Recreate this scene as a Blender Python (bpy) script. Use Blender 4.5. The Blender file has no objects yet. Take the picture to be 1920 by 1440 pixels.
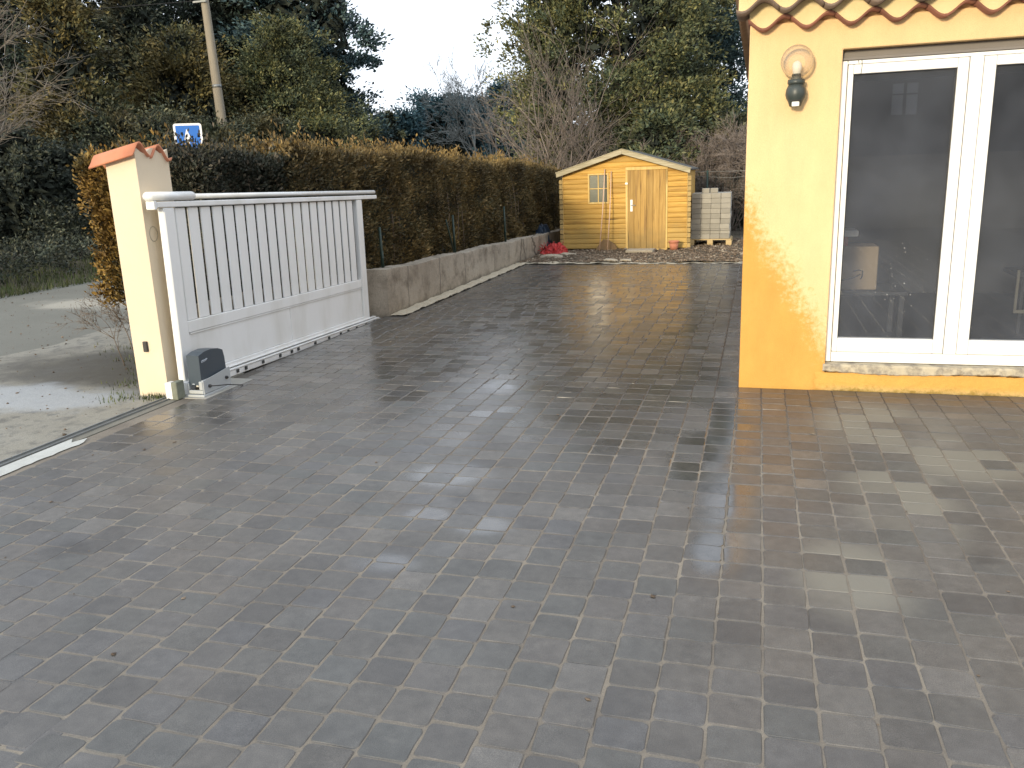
import bpy, bmesh, math, random
import numpy as np
from mathutils import Matrix, Vector
R = math.radians
rnd = random.Random(7)

# ------------------------------------------------------------------ camera
scene = bpy.context.scene
col = scene.collection
F_PX, PITCH, ROLL, YAW, EYE = 1555.7, .2489, -.0374, -.2906, 1.55
def cam_rows():
    cy, sy = math.cos(YAW), math.sin(YAW); A = np.array([[cy,-sy,0],[sy,cy,0],[0,0,1]])
    B = np.array([[1,0,0],[0,0,-1],[0,1,0]])
    c, s = math.cos(PITCH), math.sin(PITCH); P_ = np.array([[1,0,0],[0,c,-s],[0,s,c]])
    c, s = math.cos(ROLL), math.sin(ROLL); Q = np.array([[c,-s,0],[s,c,0],[0,0,1]])
    return Q @ P_ @ B @ A
CM = cam_rows()
cam_data = bpy.data.cameras.new('camera'); cam = bpy.data.objects.new('camera', cam_data); col.objects.link(cam)
cam_data.sensor_width = 36.0; cam_data.lens = F_PX / 1920 * 36
cam_data.clip_start = .05; cam_data.clip_end = 3000
cam.matrix_world = Matrix([[CM[0][i], -CM[1][i], -CM[2][i], (0,0,EYE)[i]] for i in range(3)] + [[0,0,0,1]])
scene.camera = cam

def ray(px, py):
    return CM.T @ np.array([(px-960)/F_PX, (py-720)/F_PX, 1.0])
def at_depth(px, py, Y):                       # a surveyed point of the photo put at its real distance
    d = ray(px, py); t = Y/d[1]; return (d[0]*t, Y, EYE + d[2]*t)
def on_ground(px, py):
    d = ray(px, py); t = -EYE/d[2]; return d[0]*t, d[1]*t
def proj(x, y, z):
    c = CM @ np.array([x, y, z-EYE]); return 960 + F_PX*c[0]/c[2], 720 + F_PX*c[1]/c[2], c[2]

# ------------------------------------------------------------------ light
SUN_ELEV, SUN_AZ = R(11), R(12)                # azimuth measured from straight behind, towards the left
world = bpy.data.worlds.new('World'); scene.world = world; world.use_nodes = True
nt = world.node_tree; nt.nodes.clear()
out = nt.nodes.new('ShaderNodeOutputWorld'); bg = nt.nodes.new('ShaderNodeBackground')
sky = nt.nodes.new('ShaderNodeTexSky'); sky.sky_type = 'NISHITA'; sky.sun_disc = False
sky.sun_elevation = SUN_ELEV; sky.sun_rotation = math.pi + SUN_AZ; sky.altitude = 200; sky.dust_density = 3.0; sky.air_density = 1.2
tc = nt.nodes.new('ShaderNodeTexCoord'); mp = nt.nodes.new('ShaderNodeMapping'); mp.inputs['Scale'].default_value = (1,1,2.6)
cn = nt.nodes.new('ShaderNodeTexNoise'); cn.inputs['Scale'].default_value = 1.6; cn.inputs['Detail'].default_value = 6
cr = nt.nodes.new('ShaderNodeValToRGB')
cr.color_ramp.elements[0].position = .38; cr.color_ramp.elements[0].color = (.62,.62,.62,1)
cr.color_ramp.elements[1].position = .62; cr.color_ramp.elements[1].color = (.93,.93,.93,1)
mx = nt.nodes.new('ShaderNodeMix'); mx.data_type = 'RGBA'
mx.inputs[7].default_value = (12.4, 13.4, 15.0, 1)        # thin bright high cloud over the whole sky
nt.links.new(tc.outputs['Generated'], mp.inputs[0]); nt.links.new(mp.outputs[0], cn.inputs['Vector'])
nt.links.new(cn.outputs['Fac'], cr.inputs[0]); nt.links.new(cr.outputs[0], mx.inputs[0])
nt.links.new(sky.outputs[0], mx.inputs[6]); nt.links.new(mx.outputs[2], bg.inputs[0])
bg.inputs[1].default_value = .10
nt.links.new(bg.outputs[0], out.inputs[0])
sd = bpy.data.lights.new('sun', 'SUN'); sd.energy = 2.8; sd.angle = R(7); sd.color = (1.0, .86, .62)
sun = bpy.data.objects.new('sun', sd); col.objects.link(sun)
sdir = Vector((math.sin(SUN_AZ)*math.cos(SUN_ELEV), math.cos(SUN_AZ)*math.cos(SUN_ELEV), -math.sin(SUN_ELEV)))
sun.rotation_euler = sdir.to_track_quat('-Z', 'Y').to_euler()
scene.view_settings.view_transform = 'Standard'; scene.view_settings.look = 'None'
scene.view_settings.gamma = 1.0; scene.view_settings.use_curve_mapping = False
scene.view_settings.exposure = 0.34
scene.cycles.max_bounces = 6; scene.cycles.transparent_max_bounces = 8

# ------------------------------------------------------------------ helpers
def tag(o, label=None, cat=None, group=None, kind=None):
    if label: o['label'] = label
    if cat: o['category'] = cat
    if group: o['group'] = group
    if kind: o['kind'] = kind
    return o
def link(name, me, m=None, parent=None):
    o = bpy.data.objects.new(name, me); col.objects.link(o)
    if m is not None and not me.materials: me.materials.append(m)
    if parent is not None: o.parent = parent
    return o
def empty(name, loc=(0,0,0), rz=0):
    o = bpy.data.objects.new(name, None); col.objects.link(o); o.location = loc; o.rotation_euler.z = rz; o.empty_display_size = .1
    return o
def np_mesh(name, V, Fc, smooth=False):
    V = np.asarray(V, dtype=np.float32); Fc = np.asarray(Fc, dtype=np.int32); k = Fc.shape[1]
    me = bpy.data.meshes.new(name); me.vertices.add(len(V)); me.vertices.foreach_set('co', V.ravel())
    me.loops.add(Fc.size); me.loops.foreach_set('vertex_index', Fc.ravel())
    me.polygons.add(len(Fc)); me.polygons.foreach_set('loop_start', np.arange(0, Fc.size, k, dtype=np.int32))
    me.polygons.foreach_set('use_smooth', np.full(len(Fc), smooth)); me.update(calc_edges=True)
    return me
def py_mesh(name, V, Fc, smooth=False):
    me = bpy.data.meshes.new(name); me.from_pydata([tuple(v) for v in V], [], Fc); me.update()
    if smooth:
        for p in me.polygons: p.use_smooth = True
    return me
def box_bm(x0,x1,y0,y1,z0,z1,bev=.004,seg=1):
    bm = bmesh.new(); r = bmesh.ops.create_cube(bm, size=1)
    bmesh.ops.scale(bm, vec=(x1-x0,y1-y0,z1-z0), verts=bm.verts); bmesh.ops.translate(bm, vec=((x0+x1)/2,(y0+y1)/2,(z0+z1)/2), verts=bm.verts)
    if bev: bmesh.ops.bevel(bm, geom=list(bm.edges), offset=bev, segments=seg, affect='EDGES', profile=.5)
    return bm
def bm_obj(name, bm, m, parent=None, smooth=False):
    me = bpy.data.meshes.new(name); bm.to_mesh(me); bm.free()
    if smooth:
        for p in me.polygons: p.use_smooth = True
    return link(name, me, m, parent)
def box(name, x0,x1,y0,y1,z0,z1, m, parent=None, bev=.004, seg=1):
    return bm_obj(name, box_bm(x0,x1,y0,y1,z0,z1,bev,seg), m, parent)
def prism(name, pts, axis, a, b, m, parent=None, smooth=False):
    """pts: outline of 2D points; axis: extrusion axis; a..b extents"""
    n = len(pts); V = []
    for t in (a, b):
        for u, v in pts:
            V.append({'x':(t,u,v),'y':(u,t,v),'z':(u,v,t)}[axis])
    Fc = [list(range(n))[::-1], list(range(n,2*n))] + [[i,(i+1)%n,n+(i+1)%n,n+i] for i in range(n)]
    bm = bmesh.new(); vs = [bm.verts.new(v) for v in V]
    for f in Fc: bm.faces.new([vs[i] for i in f])
    bmesh.ops.recalc_face_normals(bm, faces=bm.faces)
    return bm_obj(name, bm, m, parent, smooth)
def tube_mesh(name, paths, sides=6, smooth=True):
    """paths: list of [(x,y,z,r),...]"""
    V, Fc = [], []
    for path in paths:
        base = len(V); P0 = [Vector(p[:3]) for p in path]
        for i, p in enumerate(path):
            d = (P0[min(i+1,len(P0)-1)] - P0[max(i-1,0)]).normalized()
            a = d.orthogonal().normalized() if i == 0 else (a - d*a.dot(d)).normalized()
            b = d.cross(a)
            for k in range(sides):
                t = 2*math.pi*k/sides; V.append(P0[i] + (a*math.cos(t)+b*math.sin(t))*p[3])
        for i in range(len(path)-1):
            for k in range(sides):
                Fc.append([base+i*sides+k, base+i*sides+(k+1)%sides, base+(i+1)*sides+(k+1)%sides, base+(i+1)*sides+k])
        Fc.append([base+k for k in range(sides)][::-1]); Fc.append([base+(len(path)-1)*sides+k for k in range(sides)])
    return py_mesh(name, V, Fc, smooth)
def lathe(name, prof, m, parent=None, loc=(0,0,0), n=20, smooth=True):
    V, Fc = [], []
    for r_, z in prof:
        for k in range(n):
            t = 2*math.pi*k/n; V.append((loc[0]+r_*math.cos(t), loc[1]+r_*math.sin(t), loc[2]+z))
    for i in range(len(prof)-1):
        for k in range(n): Fc.append([i*n+k, i*n+(k+1)%n, (i+1)*n+(k+1)%n, (i+1)*n+k])
    return link(name, py_mesh(name, V, Fc, smooth), m, parent)

# ------------------------------------------------------------------ materials
class NT:
    def __init__(s, name):
        s.m = bpy.data.materials.new(name); s.m.use_nodes = True; s.t = s.m.node_tree
        s.b = s.t.nodes['Principled BSDF']
    def n(s, typ, **kw):
        nd = s.t.nodes.new('ShaderNode'+typ)
        for k, v in kw.items():
            if isinstance(k, str) and hasattr(nd, k): setattr(nd, k, v)
        return nd
    def put(s, sock, v):
        if hasattr(v, 'is_linked') or isinstance(v, bpy.types.NodeSocket): s.t.links.new(v, sock)
        elif isinstance(v, (tuple, list)) and len(v) == 3 and sock.type == 'RGBA': sock.default_value = (*v, 1)
        else: sock.default_value = v
    def pos(s): return s.n('NewGeometry').outputs['Position']
    def obj(s): return s.n('TexCoord').outputs['Object']
    def mapv(s, v, scale=(1,1,1), loc=(0,0,0), rot=(0,0,0)):
        m = s.n('Mapping'); s.put(m.inputs[0], v); m.inputs['Scale'].default_value = scale; m.inputs['Location'].default_value = loc; m.inputs['Rotation'].default_value = rot
        return m.outputs[0]
    def noise(s, scale, detail=4, v=None, rough=.55, dist=0):
        n = s.n('TexNoise'); n.inputs['Scale'].default_value = scale; n.inputs['Detail'].default_value = detail
        n.inputs['Roughness'].default_value = rough; n.inputs['Distortion'].default_value = dist
        s.put(n.inputs['Vector'], v if v is not None else s.pos()); return n.outputs['Fac']
    def ramp(s, f, *stops):
        r = s.n('ValToRGB'); s.put(r.inputs[0], f); e = r.color_ramp.elements
        while len(e) < len(stops): e.new(.5)
        for el, (p, c) in zip(e, stops):
            el.position = p; el.color = (*c, 1) if isinstance(c, tuple) else (c, c, c, 1)
        return r.outputs[0]
    def mix(s, f, a, b, typ='MIX'):
        m = s.n('Mix'); m.data_type = 'RGBA'; m.blend_type = typ; s.put(m.inputs[0], f); s.put(m.inputs[6], a); s.put(m.inputs[7], b); return m.outputs[2]
    def math(s, op, a, b=0.0, c=0.0):
        m = s.n('Math'); m.operation = op; s.put(m.inputs[0], a); s.put(m.inputs[1], b); s.put(m.inputs[2], c); return m.outputs[0]
    def step(s, v, lo, hi):
        m = s.n('MapRange'); m.interpolation_type = 'SMOOTHSTEP'; s.put(m.inputs[0], v); m.inputs[1].default_value = lo; m.inputs[2].default_value = hi; return m.outputs[0]
    def sep(s, v):
        x = s.n('SeparateXYZ'); s.put(x.inputs[0], v); return x.outputs
    def bump(s, h, st=.3, d=.01):
        b = s.n('Bump'); b.inputs['Strength'].default_value = st; b.inputs['Distance'].default_value = d; s.put(b.inputs['Height'], h); s.put(s.b.inputs['Normal'], b.outputs[0])
    def fin(s, c=None, rough=None, metal=None, spec=None):
        if c is not None: s.put(s.b.inputs['Base Color'], c)
        if rough is not None: s.put(s.b.inputs['Roughness'], rough)
        if metal is not None: s.b.inputs['Metallic'].default_value = metal
        if spec is not None: s.b.inputs['Specular IOR Level'].default_value = spec
        return s.m
def simple(name, c1, c2, scale=6, rough=.7, bs=60, bst=.2, bd=.005, metal=0, spec=.5, per=0.0, stretch=(1,1,1)):
    m = NT(name); v = m.mapv(m.pos(), stretch)
    c = m.mix(m.noise(scale, 5, v), c1, c2)
    if per:
        rn = m.n('ObjectInfo').outputs['Random']
        c = m.mix(1.0, c, m.ramp(rn, (0, 1-per), (1, 1+per)), 'MULTIPLY')
    m.bump(m.noise(bs, 4, v), bst, bd)
    return m.fin(c, rough, metal, spec)

# --- wet concrete pavers
m = NT('paver_concrete')
rv = m.math('FRACT', m.math('ADD', m.math('MULTIPLY', m.n('ObjectInfo').outputs['Random'], 7.31), m.n('NewGeometry').outputs['Random Per Island']))
rv2 = m.math('FRACT', m.math('MULTIPLY', rv, 17.7)); rv3 = m.math('FRACT', m.math('MULTIPLY', rv, 53.3))
pbase = m.ramp(rv, (0,(.058,.055,.051)), (.2,(.078,.073,.065)), (.42,(.070,.071,.066)), (.6,(.086,.078,.068)), (.78,(.070,.069,.068)), (.94,(.094,.088,.078)), (1,(.112,.106,.096)))
grain = m.noise(420, 2); mid = m.noise(22, 4); big = m.noise(1.1, 3); pat = m.noise(3.2, 6, rough=.65)
pc = m.mix(1, pbase, m.ramp(grain, (.25,.42), (.75,1.75)), 'MULTIPLY')
pc = m.mix(1, pc, m.ramp(mid, (.2,.74), (.8,1.28)), 'MULTIPLY')
pc = m.mix(1, pc, m.ramp(pat, (.3,.80), (.7,1.22)), 'MULTIPLY')
lime = m.ramp(m.noise(5.5, 7, rough=.75), (.60,0.), (.74,.32)); pc = m.mix(lime, pc, (.19,.18,.155))
px_, py_, pz_ = m.sep(m.pos())
def blob(m, cx, cy, rx, ry, soft=.35, nz=None, amp=.6):
    x_, y_, _ = m.sep(m.pos())
    a = m.math('DIVIDE', m.math('SUBTRACT', x_, cx), rx); b = m.math('DIVIDE', m.math('SUBTRACT', y_, cy), ry)
    d = m.math('SQRT', m.math('ADD', m.math('MULTIPLY', a, a), m.math('MULTIPLY', b, b)))
    if nz is not None: d = m.math('ADD', d, m.math('MULTIPLY', m.math('SUBTRACT', nz, .5), amp))
    return m.math('SUBTRACT', 1.0, m.step(d, 1-soft, 1+soft))
for cx, cy, r_ in ((-2.9,2.7,.10),(-1.35,3.6,.07),(1.35,2.6,.13),(-3.4,4.6,.12),(.9,3.4,.06)):       # a few dark oily drips
    pc = m.mix(m.math('MULTIPLY', blob(m, cx, cy, r_, r_*.8, .6, mid, .8), .55), pc, (.022,.02,.018))
wetn = m.math('ADD', m.step(py_, 2.2, 6.2), m.math('MULTIPLY', m.math('SUBTRACT', big, .5), 1.7))
wet = m.step(m.math('ADD', wetn, m.math('MULTIPLY', m.math('SUBTRACT', rv2, .5), .35)), .05, 1.0)
wet = m.math('MULTIPLY', wet, m.math('SUBTRACT', 1.0, m.math('MULTIPLY', m.step(px_, -.2, .1), .75)))
film = None
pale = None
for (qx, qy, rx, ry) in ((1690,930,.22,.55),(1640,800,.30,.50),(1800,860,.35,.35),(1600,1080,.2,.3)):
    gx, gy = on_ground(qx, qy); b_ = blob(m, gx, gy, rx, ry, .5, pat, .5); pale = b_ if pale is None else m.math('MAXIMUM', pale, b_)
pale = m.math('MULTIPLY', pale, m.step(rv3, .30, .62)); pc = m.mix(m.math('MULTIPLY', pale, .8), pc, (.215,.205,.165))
for (qx, qy, rx, ry) in ((835,890,.16,.13),(905,985,.10,.07),(800,965,.08,.06),(720,1055,.10,.06),(965,722,.20,.16),(1355,930,.10,.34),(1340,1030,.08,.20),(1365,800,.10,.45),(1310,860,.12,.4)):
    gx, gy = on_ground(qx, qy); b_ = blob(m, gx, gy, rx*1.3, ry*1.3, .6, pat, .5); film = b_ if film is None else m.math('MAXIMUM', film, b_)
film = m.math('MULTIPLY', film, m.math('GREATER_THAN', rv3, .2))
pc = m.mix(m.math('MULTIPLY', m.math('MAXIMUM', wet, film), .08), pc, (.045,.042,.040))
rgh = m.math('ADD', m.math('MULTIPLY', m.math('SUBTRACT', 1.0, wet), .29), m.math('ADD', .165, m.math('MULTIPLY', rv3, .13)))
rgh = m.math('ADD', m.math('MULTIPLY', rgh, m.math('SUBTRACT', 1.0, film)), m.math('MULTIPLY', film, .10))
bb = m.n('Bump'); bb.inputs['Distance'].default_value = .0025
m.put(bb.inputs['Strength'], m.math('MULTIPLY', m.math('SUBTRACT', 1.02, m.math('MAXIMUM', film, m.math('MULTIPLY', wet, .6))), .34)); m.put(bb.inputs['Height'], m.math('ADD', m.math('MULTIPLY', grain, .5), m.noise(70, 3))); m.put(m.b.inputs['Normal'], bb.outputs[0])
pc = m.mix(1.0, pc, (.97,.945,.915), 'MULTIPLY')
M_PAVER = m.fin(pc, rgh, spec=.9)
# --- joint sand
m = NT('joint_sand'); s_ = m.noise(2.2, 4); g_ = m.noise(260, 3)
M_SAND = m.fin(m.mix(1, m.mix(m.math('MULTIPLY', m.step(m.sep(m.pos())[1], 4.2, 6.3), .85), m.mix(m.ramp(s_, (.35,0.), (.65,1.)), (.155,.132,.104), (.255,.22,.17)), (.05,.046,.042)), m.ramp(g_, (.2,.7), (.8,1.25)), 'MULTIPLY'), .8)
# --- road side concrete apron, with a shadow painted in as a dark patch, and a pale patch
m = NT('old_concrete'); p = m.pos(); x_, y_, z_ = m.sep(p)
n1 = m.noise(1.7, 7, rough=.65); n2 = m.noise(9, 6, rough=.7); n3 = m.noise(120, 3)
c = m.mix(n1, (.19,.175,.135), (.34,.32,.265))
c = m.mix(m.ramp(n2, (.50,0.), (.66,.85)), c, (.12,.115,.10))
def blob(m, cx, cy, rx, ry, soft=.35, nz=None, amp=.6):
    x_, y_, _ = m.sep(m.pos())
    a = m.math('DIVIDE', m.math('SUBTRACT', x_, cx), rx); b = m.math('DIVIDE', m.math('SUBTRACT', y_, cy), ry)
    d = m.math('SQRT', m.math('ADD', m.math('MULTIPLY', a, a), m.math('MULTIPLY', b, b)))
    if nz is not None: d = m.math('ADD', d, m.math('MULTIPLY', m.math('SUBTRACT', nz, .5), amp))
    return m.math('SUBTRACT', 1.0, m.step(d, 1-soft, 1+soft))
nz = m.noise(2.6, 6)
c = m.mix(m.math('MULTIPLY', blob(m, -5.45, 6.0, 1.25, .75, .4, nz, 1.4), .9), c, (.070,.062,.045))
c = m.mix(m.math('MULTIPLY', blob(m, -5.45, 4.95, .85, .36, .35, nz, 1.7), .75), c, (.40,.415,.42))
c = m.mix(1, c, m.ramp(n3, (.25,.75), (.75,1.2)), 'MULTIPLY'); m.bump(n3, .5, .006)
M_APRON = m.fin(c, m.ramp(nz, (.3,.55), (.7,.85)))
m = NT('asphalt_road'); nz = m.noise(1.2, 6); n3 = m.noise(150, 3)
c = m.mix(nz, (.135,.13,.105), (.205,.20,.165))
c = m.mix(m.math('MULTIPLY', blob(m, -9.0, 9.6, .9, .55, .35, nz, 1.6), .8), c, (.42,.385,.31))
c = m.mix(1, c, m.ramp(n3, (.25,.7), (.75,1.25)), 'MULTIPLY'); m.bump(n3, .5, .006)
M_ROAD = m.fin(c, .75)
M_SOIL = simple('soil', (.055,.045,.030), (.12,.10,.065), 1.3, .95, 30, .6, .03)
M_PALE = simple('pale_lime_sand', (.36,.31,.22), (.56,.50,.38), 14, .9, 90, .6, .01)
M_WHITECON = simple('white_concrete', (.36,.36,.32), (.60,.61,.57), 9, .8, 90, .4, .006)
M_PLINTH = simple('old_cement', (.26,.25,.22), (.40,.39,.35), 12, .85, 90, .4, .006)
M_STEEL = simple('galvanised_steel', (.16,.17,.165), (.30,.31,.30), 10, .5, 80, .2, .002, metal=.5)
M_STEEL_DK = simple('dull_dark_steel', (.07,.075,.07), (.14,.145,.135), 10, .6, 80, .2, .002, metal=.4)
m = NT('wall_concrete'); p = m.pos(); x_, y_, z_ = m.sep(p)
n1 = m.noise(2.0, 7, m.mapv(p, (1,1,.8)), rough=.7); n2 = m.noise(14, 5); n3 = m.noise(90, 4)
c = m.mix(n1, (.20,.165,.12), (.46,.41,.33))
c = m.mix(m.ramp(m.noise(3.2, 7, m.mapv(p, (1,1,1.3)), rough=.7), (.48,0.), (.68,.8)), c, (.12,.095,.065))
c = m.mix(m.math('MULTIPLY', m.math('SUBTRACT', 1.0, m.step(m.math('ADD', z_, m.math('MULTIPLY', n2, .12)), .05, .13)), .65), c, (.10,.085,.06))
vo = m.n('TexVoronoi'); vo.feature = 'DISTANCE_TO_EDGE'; vo.inputs['Scale'].default_value = .75
wv = m.n('VectorMath'); wv.operation = 'ADD'; m.put(wv.inputs[0], m.mapv(p, (1,1,.12))); m.put(wv.inputs[1], m.mapv(m.n('TexNoise').outputs['Color'], (.06,.06,.06)))
m.put(vo.inputs['Vector'], wv.outputs[0])
c = m.mix(m.math('MULTIPLY', m.math('SUBTRACT', 1.0, m.step(vo.outputs['Distance'], .001, .009)), .85), c, (.06,.05,.035))
c = m.mix(1, c, m.ramp(n3, (.25,.8), (.75,1.15)), 'MULTIPLY'); m.bump(m.math('ADD', n3, m.math('MULTIPLY', n2, 2)), .5, .01)
M_LOWWALL = m.fin(c, .9)
# --- house render: pale yellow with the damp orange stain
m = NT('yellow_render'); p = m.pos(); x_, y_, z_ = m.sep(p)
n1 = m.noise(3.2, 6, rough=.65); n2 = m.noise(26, 6, rough=.75); n3 = m.noise(190, 3)
v = m.math('ADD', z_, m.math('MULTIPLY', m.math('MAXIMUM', m.math('ADD', x_, .09), 0.0), 1.75))
v = m.math('ADD', v, m.math('ADD', m.math('MULTIPLY', m.math('SUBTRACT', n1, .5), .55), m.math('MULTIPLY', m.math('SUBTRACT', n2, .5), 1.15)))
low = m.math('SUBTRACT', 1.0, m.step(z_, .14, .19))
stain = m.math('MAXIMUM', m.math('SUBTRACT', 1.0, m.step(v, 1.12, 1.52)), low)
c = m.mix(m.noise(1.5, 4), (.79,.548,.275), (.86,.622,.345))
c = m.mix(stain, c, m.mix(n1, (.62,.31,.065), (.71,.40,.105)))
foot = m.math('MULTIPLY', m.math('SUBTRACT', 1.0, m.step(m.math('ADD', z_, m.math('MULTIPLY', n2, .12)), .06, .12)), m.step(x_, .35, .6))
c = m.mix(m.math('MULTIPLY', foot, .7), c, m.mix(m.ramp(n2, (.4,0.), (.6,1.)), (.30,.24,.07), (.62,.52,.26)))
c = m.mix(1, c, m.ramp(n3, (.25,.86), (.75,1.10)), 'MULTIPLY'); c = m.mix(1, c, m.ramp(m.noise(7, 6, m.mapv(p, (1,1,.35)), rough=.7), (.25,.90), (.75,1.06)), 'MULTIPLY'); m.bump(m.math('ADD', n3, m.math('MULTIPLY', n2, m.math('ADD', .5, foot))), .6, .008)
M_FACADE = m.fin(c, .85, spec=.3)
M_PILLAR = simple('cream_render', (.64,.535,.385), (.73,.62,.46), 2.5, .85, 170, .5, .006, spec=.3)
M_MORTAR = simple('yellow_mortar', (.66,.52,.27), (.80,.66,.38), 9, .9, 90, .5, .006, spec=.3)
M_TERRA = simple('terracotta', (.50,.17,.085), (.66,.28,.15), 8, .75, 70, .3, .004, per=.12)
M_TERRA_DK = simple('weathered_terracotta', (.17,.070,.048), (.29,.12,.075), 9, .8, 70, .4, .004, per=.2)
M_TERRA_OLD = simple('lichen_grey_tile', (.15,.11,.09), (.30,.22,.17), 9, .85, 60, .4, .004, per=.25)
M_WHITE = simple('white_pvc', (.78,.78,.76), (.83,.83,.81), 3, .35, 30, .03, .002)
m = NT('white_lacquered_metal'); n1 = m.noise(3.5, 6, m.mapv(m.obj(), (1,1,.35)))
M_GATE = m.fin(m.mix(m.ramp(n1, (.45,0.), (.75,.55)), (.78,.785,.765), (.56,.55,.49)), m.ramp(n1, (.3,.3), (.7,.5)))
M_SEAL = simple('grey_shutter_slot', (.16,.145,.13), (.22,.20,.18), 5, .7)
M_RUBBER = simple('dark_joint', (.03,.03,.03), (.06,.06,.055), 5, .7)
m = NT('cement_sill'); n2 = m.noise(11, 6, rough=.7)
M_SILL = m.fin(m.mix(m.ramp(n2, (.45,0.), (.6,1.)), m.mix(m.noise(4, 4), (.40,.35,.25), (.54,.48,.36)), (.25,.22,.18)), .9)
# wood
def wood(name, a, b, d, per=.15, axis='x', rough=.7):
    m = NT(name); st = {'x':(.6,9,9),'z':(9,9,.6),'y':(9,.6,9)}[axis]
    rn = m.n('ObjectInfo').outputs['Random']
    off = m.n('CombineXYZ'); m.put(off.inputs[0], m.math('MULTIPLY', rn, 40)); m.put(off.inputs[2], m.math('MULTIPLY', rn, 23))
    ad = m.n('VectorMath'); ad.operation = 'ADD'; m.put(ad.inputs[0], m.mapv(m.pos(), st)); m.put(ad.inputs[1], off.outputs[0])
    g = m.noise(2.2, 7, ad.outputs[0], rough=.65, dist=.6)
    c = m.ramp(g, (.28, d), (.45, a), (.65, b), (.85, a))
    kn = m.n('TexVoronoi'); kn.inputs['Scale'].default_value = .8; m.put(kn.inputs['Vector'], ad.outputs[0])
    c = m.mix(m.math('SUBTRACT', 1.0, m.step(kn.outputs['Distance'], .05, .11)), c, tuple(v*.45 for v in d))
    c = m.mix(1, c, m.ramp(rn, (0, 1-per), (1, 1+per)), 'MULTIPLY')
    m.bump(g, .35, .004); return m, c, rough
m, c, r_ = wood('stained_pine', (.50,.285,.055), (.63,.39,.09), (.29,.155,.035))
_, _, z_ = m.sep(m.pos())
damp = m.math('MULTIPLY', m.math('SUBTRACT', 1.0, m.step(m.math('ADD', z_, m.math('MULTIPLY', m.noise(3.5, 5), .9)), .45, 1.15)), .6)
M_PINE = m.fin(m.mix(damp, c, (.36,.27,.10)), r_)
m, c, r_ = wood('weathered_door_pine', (.40,.235,.058), (.50,.31,.09), (.20,.11,.035), .2, 'z')
_, _, z_ = m.sep(m.pos())
damp = m.math('MULTIPLY', m.math('SUBTRACT', 1.0, m.step(m.math('ADD', z_, m.math('MULTIPLY', m.noise(5, 5), .9)), .25, 1.05)), .7)
M_DOORPINE = m.fin(m.mix(damp, c, (.20,.15,.06)), r_)
m, c, r_ = wood('pale_frame_pine', (.62,.42,.14), (.70,.50,.19), (.50,.32,.10), .08, 'z'); M_TRIM = m.fin(c, r_)
m, c, r_ = wood('mossy_barge_wood', (.34,.29,.18), (.44,.39,.26), (.22,.21,.11), .1, 'x'); M_BARGE = m.fin(c, r_)
m, c, r_ = wood('pallet_wood', (.45,.33,.16), (.55,.42,.22), (.30,.21,.09), .2, 'x'); M_PALLET = m.fin(c, r_)
M_ENDS = simple('log_end_wood', (.28,.19,.07), (.46,.33,.13), 25, .8, 60, .4, .004, per=.2)
M_FELT = simple('roof_felt', (.05,.05,.045), (.09,.09,.08), 8, .9, 60, .4, .004)
M_BLOCK = simple('grey_concrete_block', (.26,.245,.205), (.35,.33,.285), 14, .9, 90, .4, .006, per=.14)
M_POLE = simple('weathered_pole_wood', (.20,.17,.125), (.33,.29,.22), 6, .85, 40, .5, .01, stretch=(6,6,.4))
M_STICK = simple('pinkish_cane', (.55,.36,.24), (.66,.46,.32), 8, .7)
M_BARK = simple('bark', (.055,.045,.035), (.11,.09,.07), 12, .95, 30, .7, .02)
M_TWIG = simple('bare_twig', (.14,.105,.075), (.22,.17,.125), 5, .9, 40, .2, .004)
M_TWIG_PALE = simple('pale_bare_twig', (.20,.17,.135), (.30,.26,.21), 5, .9, 40, .2, .004)
M_TWIG_BR = simple('greyish_brown_twig', (.16,.13,.108), (.25,.205,.17), 5, .9, 40, .2, .004)
M_TWIG_DK = simple('dark_bare_twig', (.10,.08,.065), (.15,.125,.10), 5, .9, 40, .2, .004)
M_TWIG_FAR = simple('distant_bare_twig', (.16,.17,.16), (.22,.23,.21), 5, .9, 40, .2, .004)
M_RED = simple('red_plastic', (.42,.022,.022), (.52,.05,.045), 8, .5, 30, .3, .01)
M_BLUETARP = simple('blue_tarp', (.008,.018,.035), (.014,.03,.055), 5, .5, 12, .5, .02)
M_POT = simple('clay_pot', (.42,.15,.085), (.52,.22,.13), 8, .8)
M_MOUND = simple('brown_sheet', (.16,.10,.045), (.24,.15,.07), 14, .9, 60, .5, .01)
M_GREEN = simple('green_fence_paint', (.010,.026,.018), (.016,.038,.025), 5, .5)
M_MOTOR = simple('blue_grey_plastic', (.045,.062,.078), (.06,.078,.095), 4, .33, 200, .1, .001)
M_MOTORB = simple('light_grey_plastic', (.36,.38,.38), (.43,.45,.45), 4, .45, 200, .1, .001)
M_LOGO = simple('silver_print', (.42,.46,.50), (.5,.54,.58), 4, .4)
M_BLACK = simple('black_rubber', (.015,.015,.016), (.03,.03,.03), 5, .6)
M_LAMP = simple('grey_green_lamp_metal', (.035,.045,.042), (.055,.065,.06), 10, .42)
M_LENS = simple('white_sensor_lens', (.72,.72,.68), (.8,.8,.76), 5, .3)
M_BLUE = simple('sign_blue', (.010,.12,.46), (.02,.15,.52), 5, .4)
M_SIGNW = simple('sign_white', (.78,.77,.74), (.84,.83,.8), 5, .4)
M_CARD = simple('cardboard', (.40,.30,.19), (.46,.36,.24), 4, .9)
M_INK = simple('dark_ink', (.03,.03,.03), (.05,.045,.04), 5, .7)
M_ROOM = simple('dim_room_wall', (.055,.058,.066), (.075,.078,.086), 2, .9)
M_ROOMFLOOR = simple('dim_room_floor', (.045,.045,.05), (.065,.065,.07), 4, .6)
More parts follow.
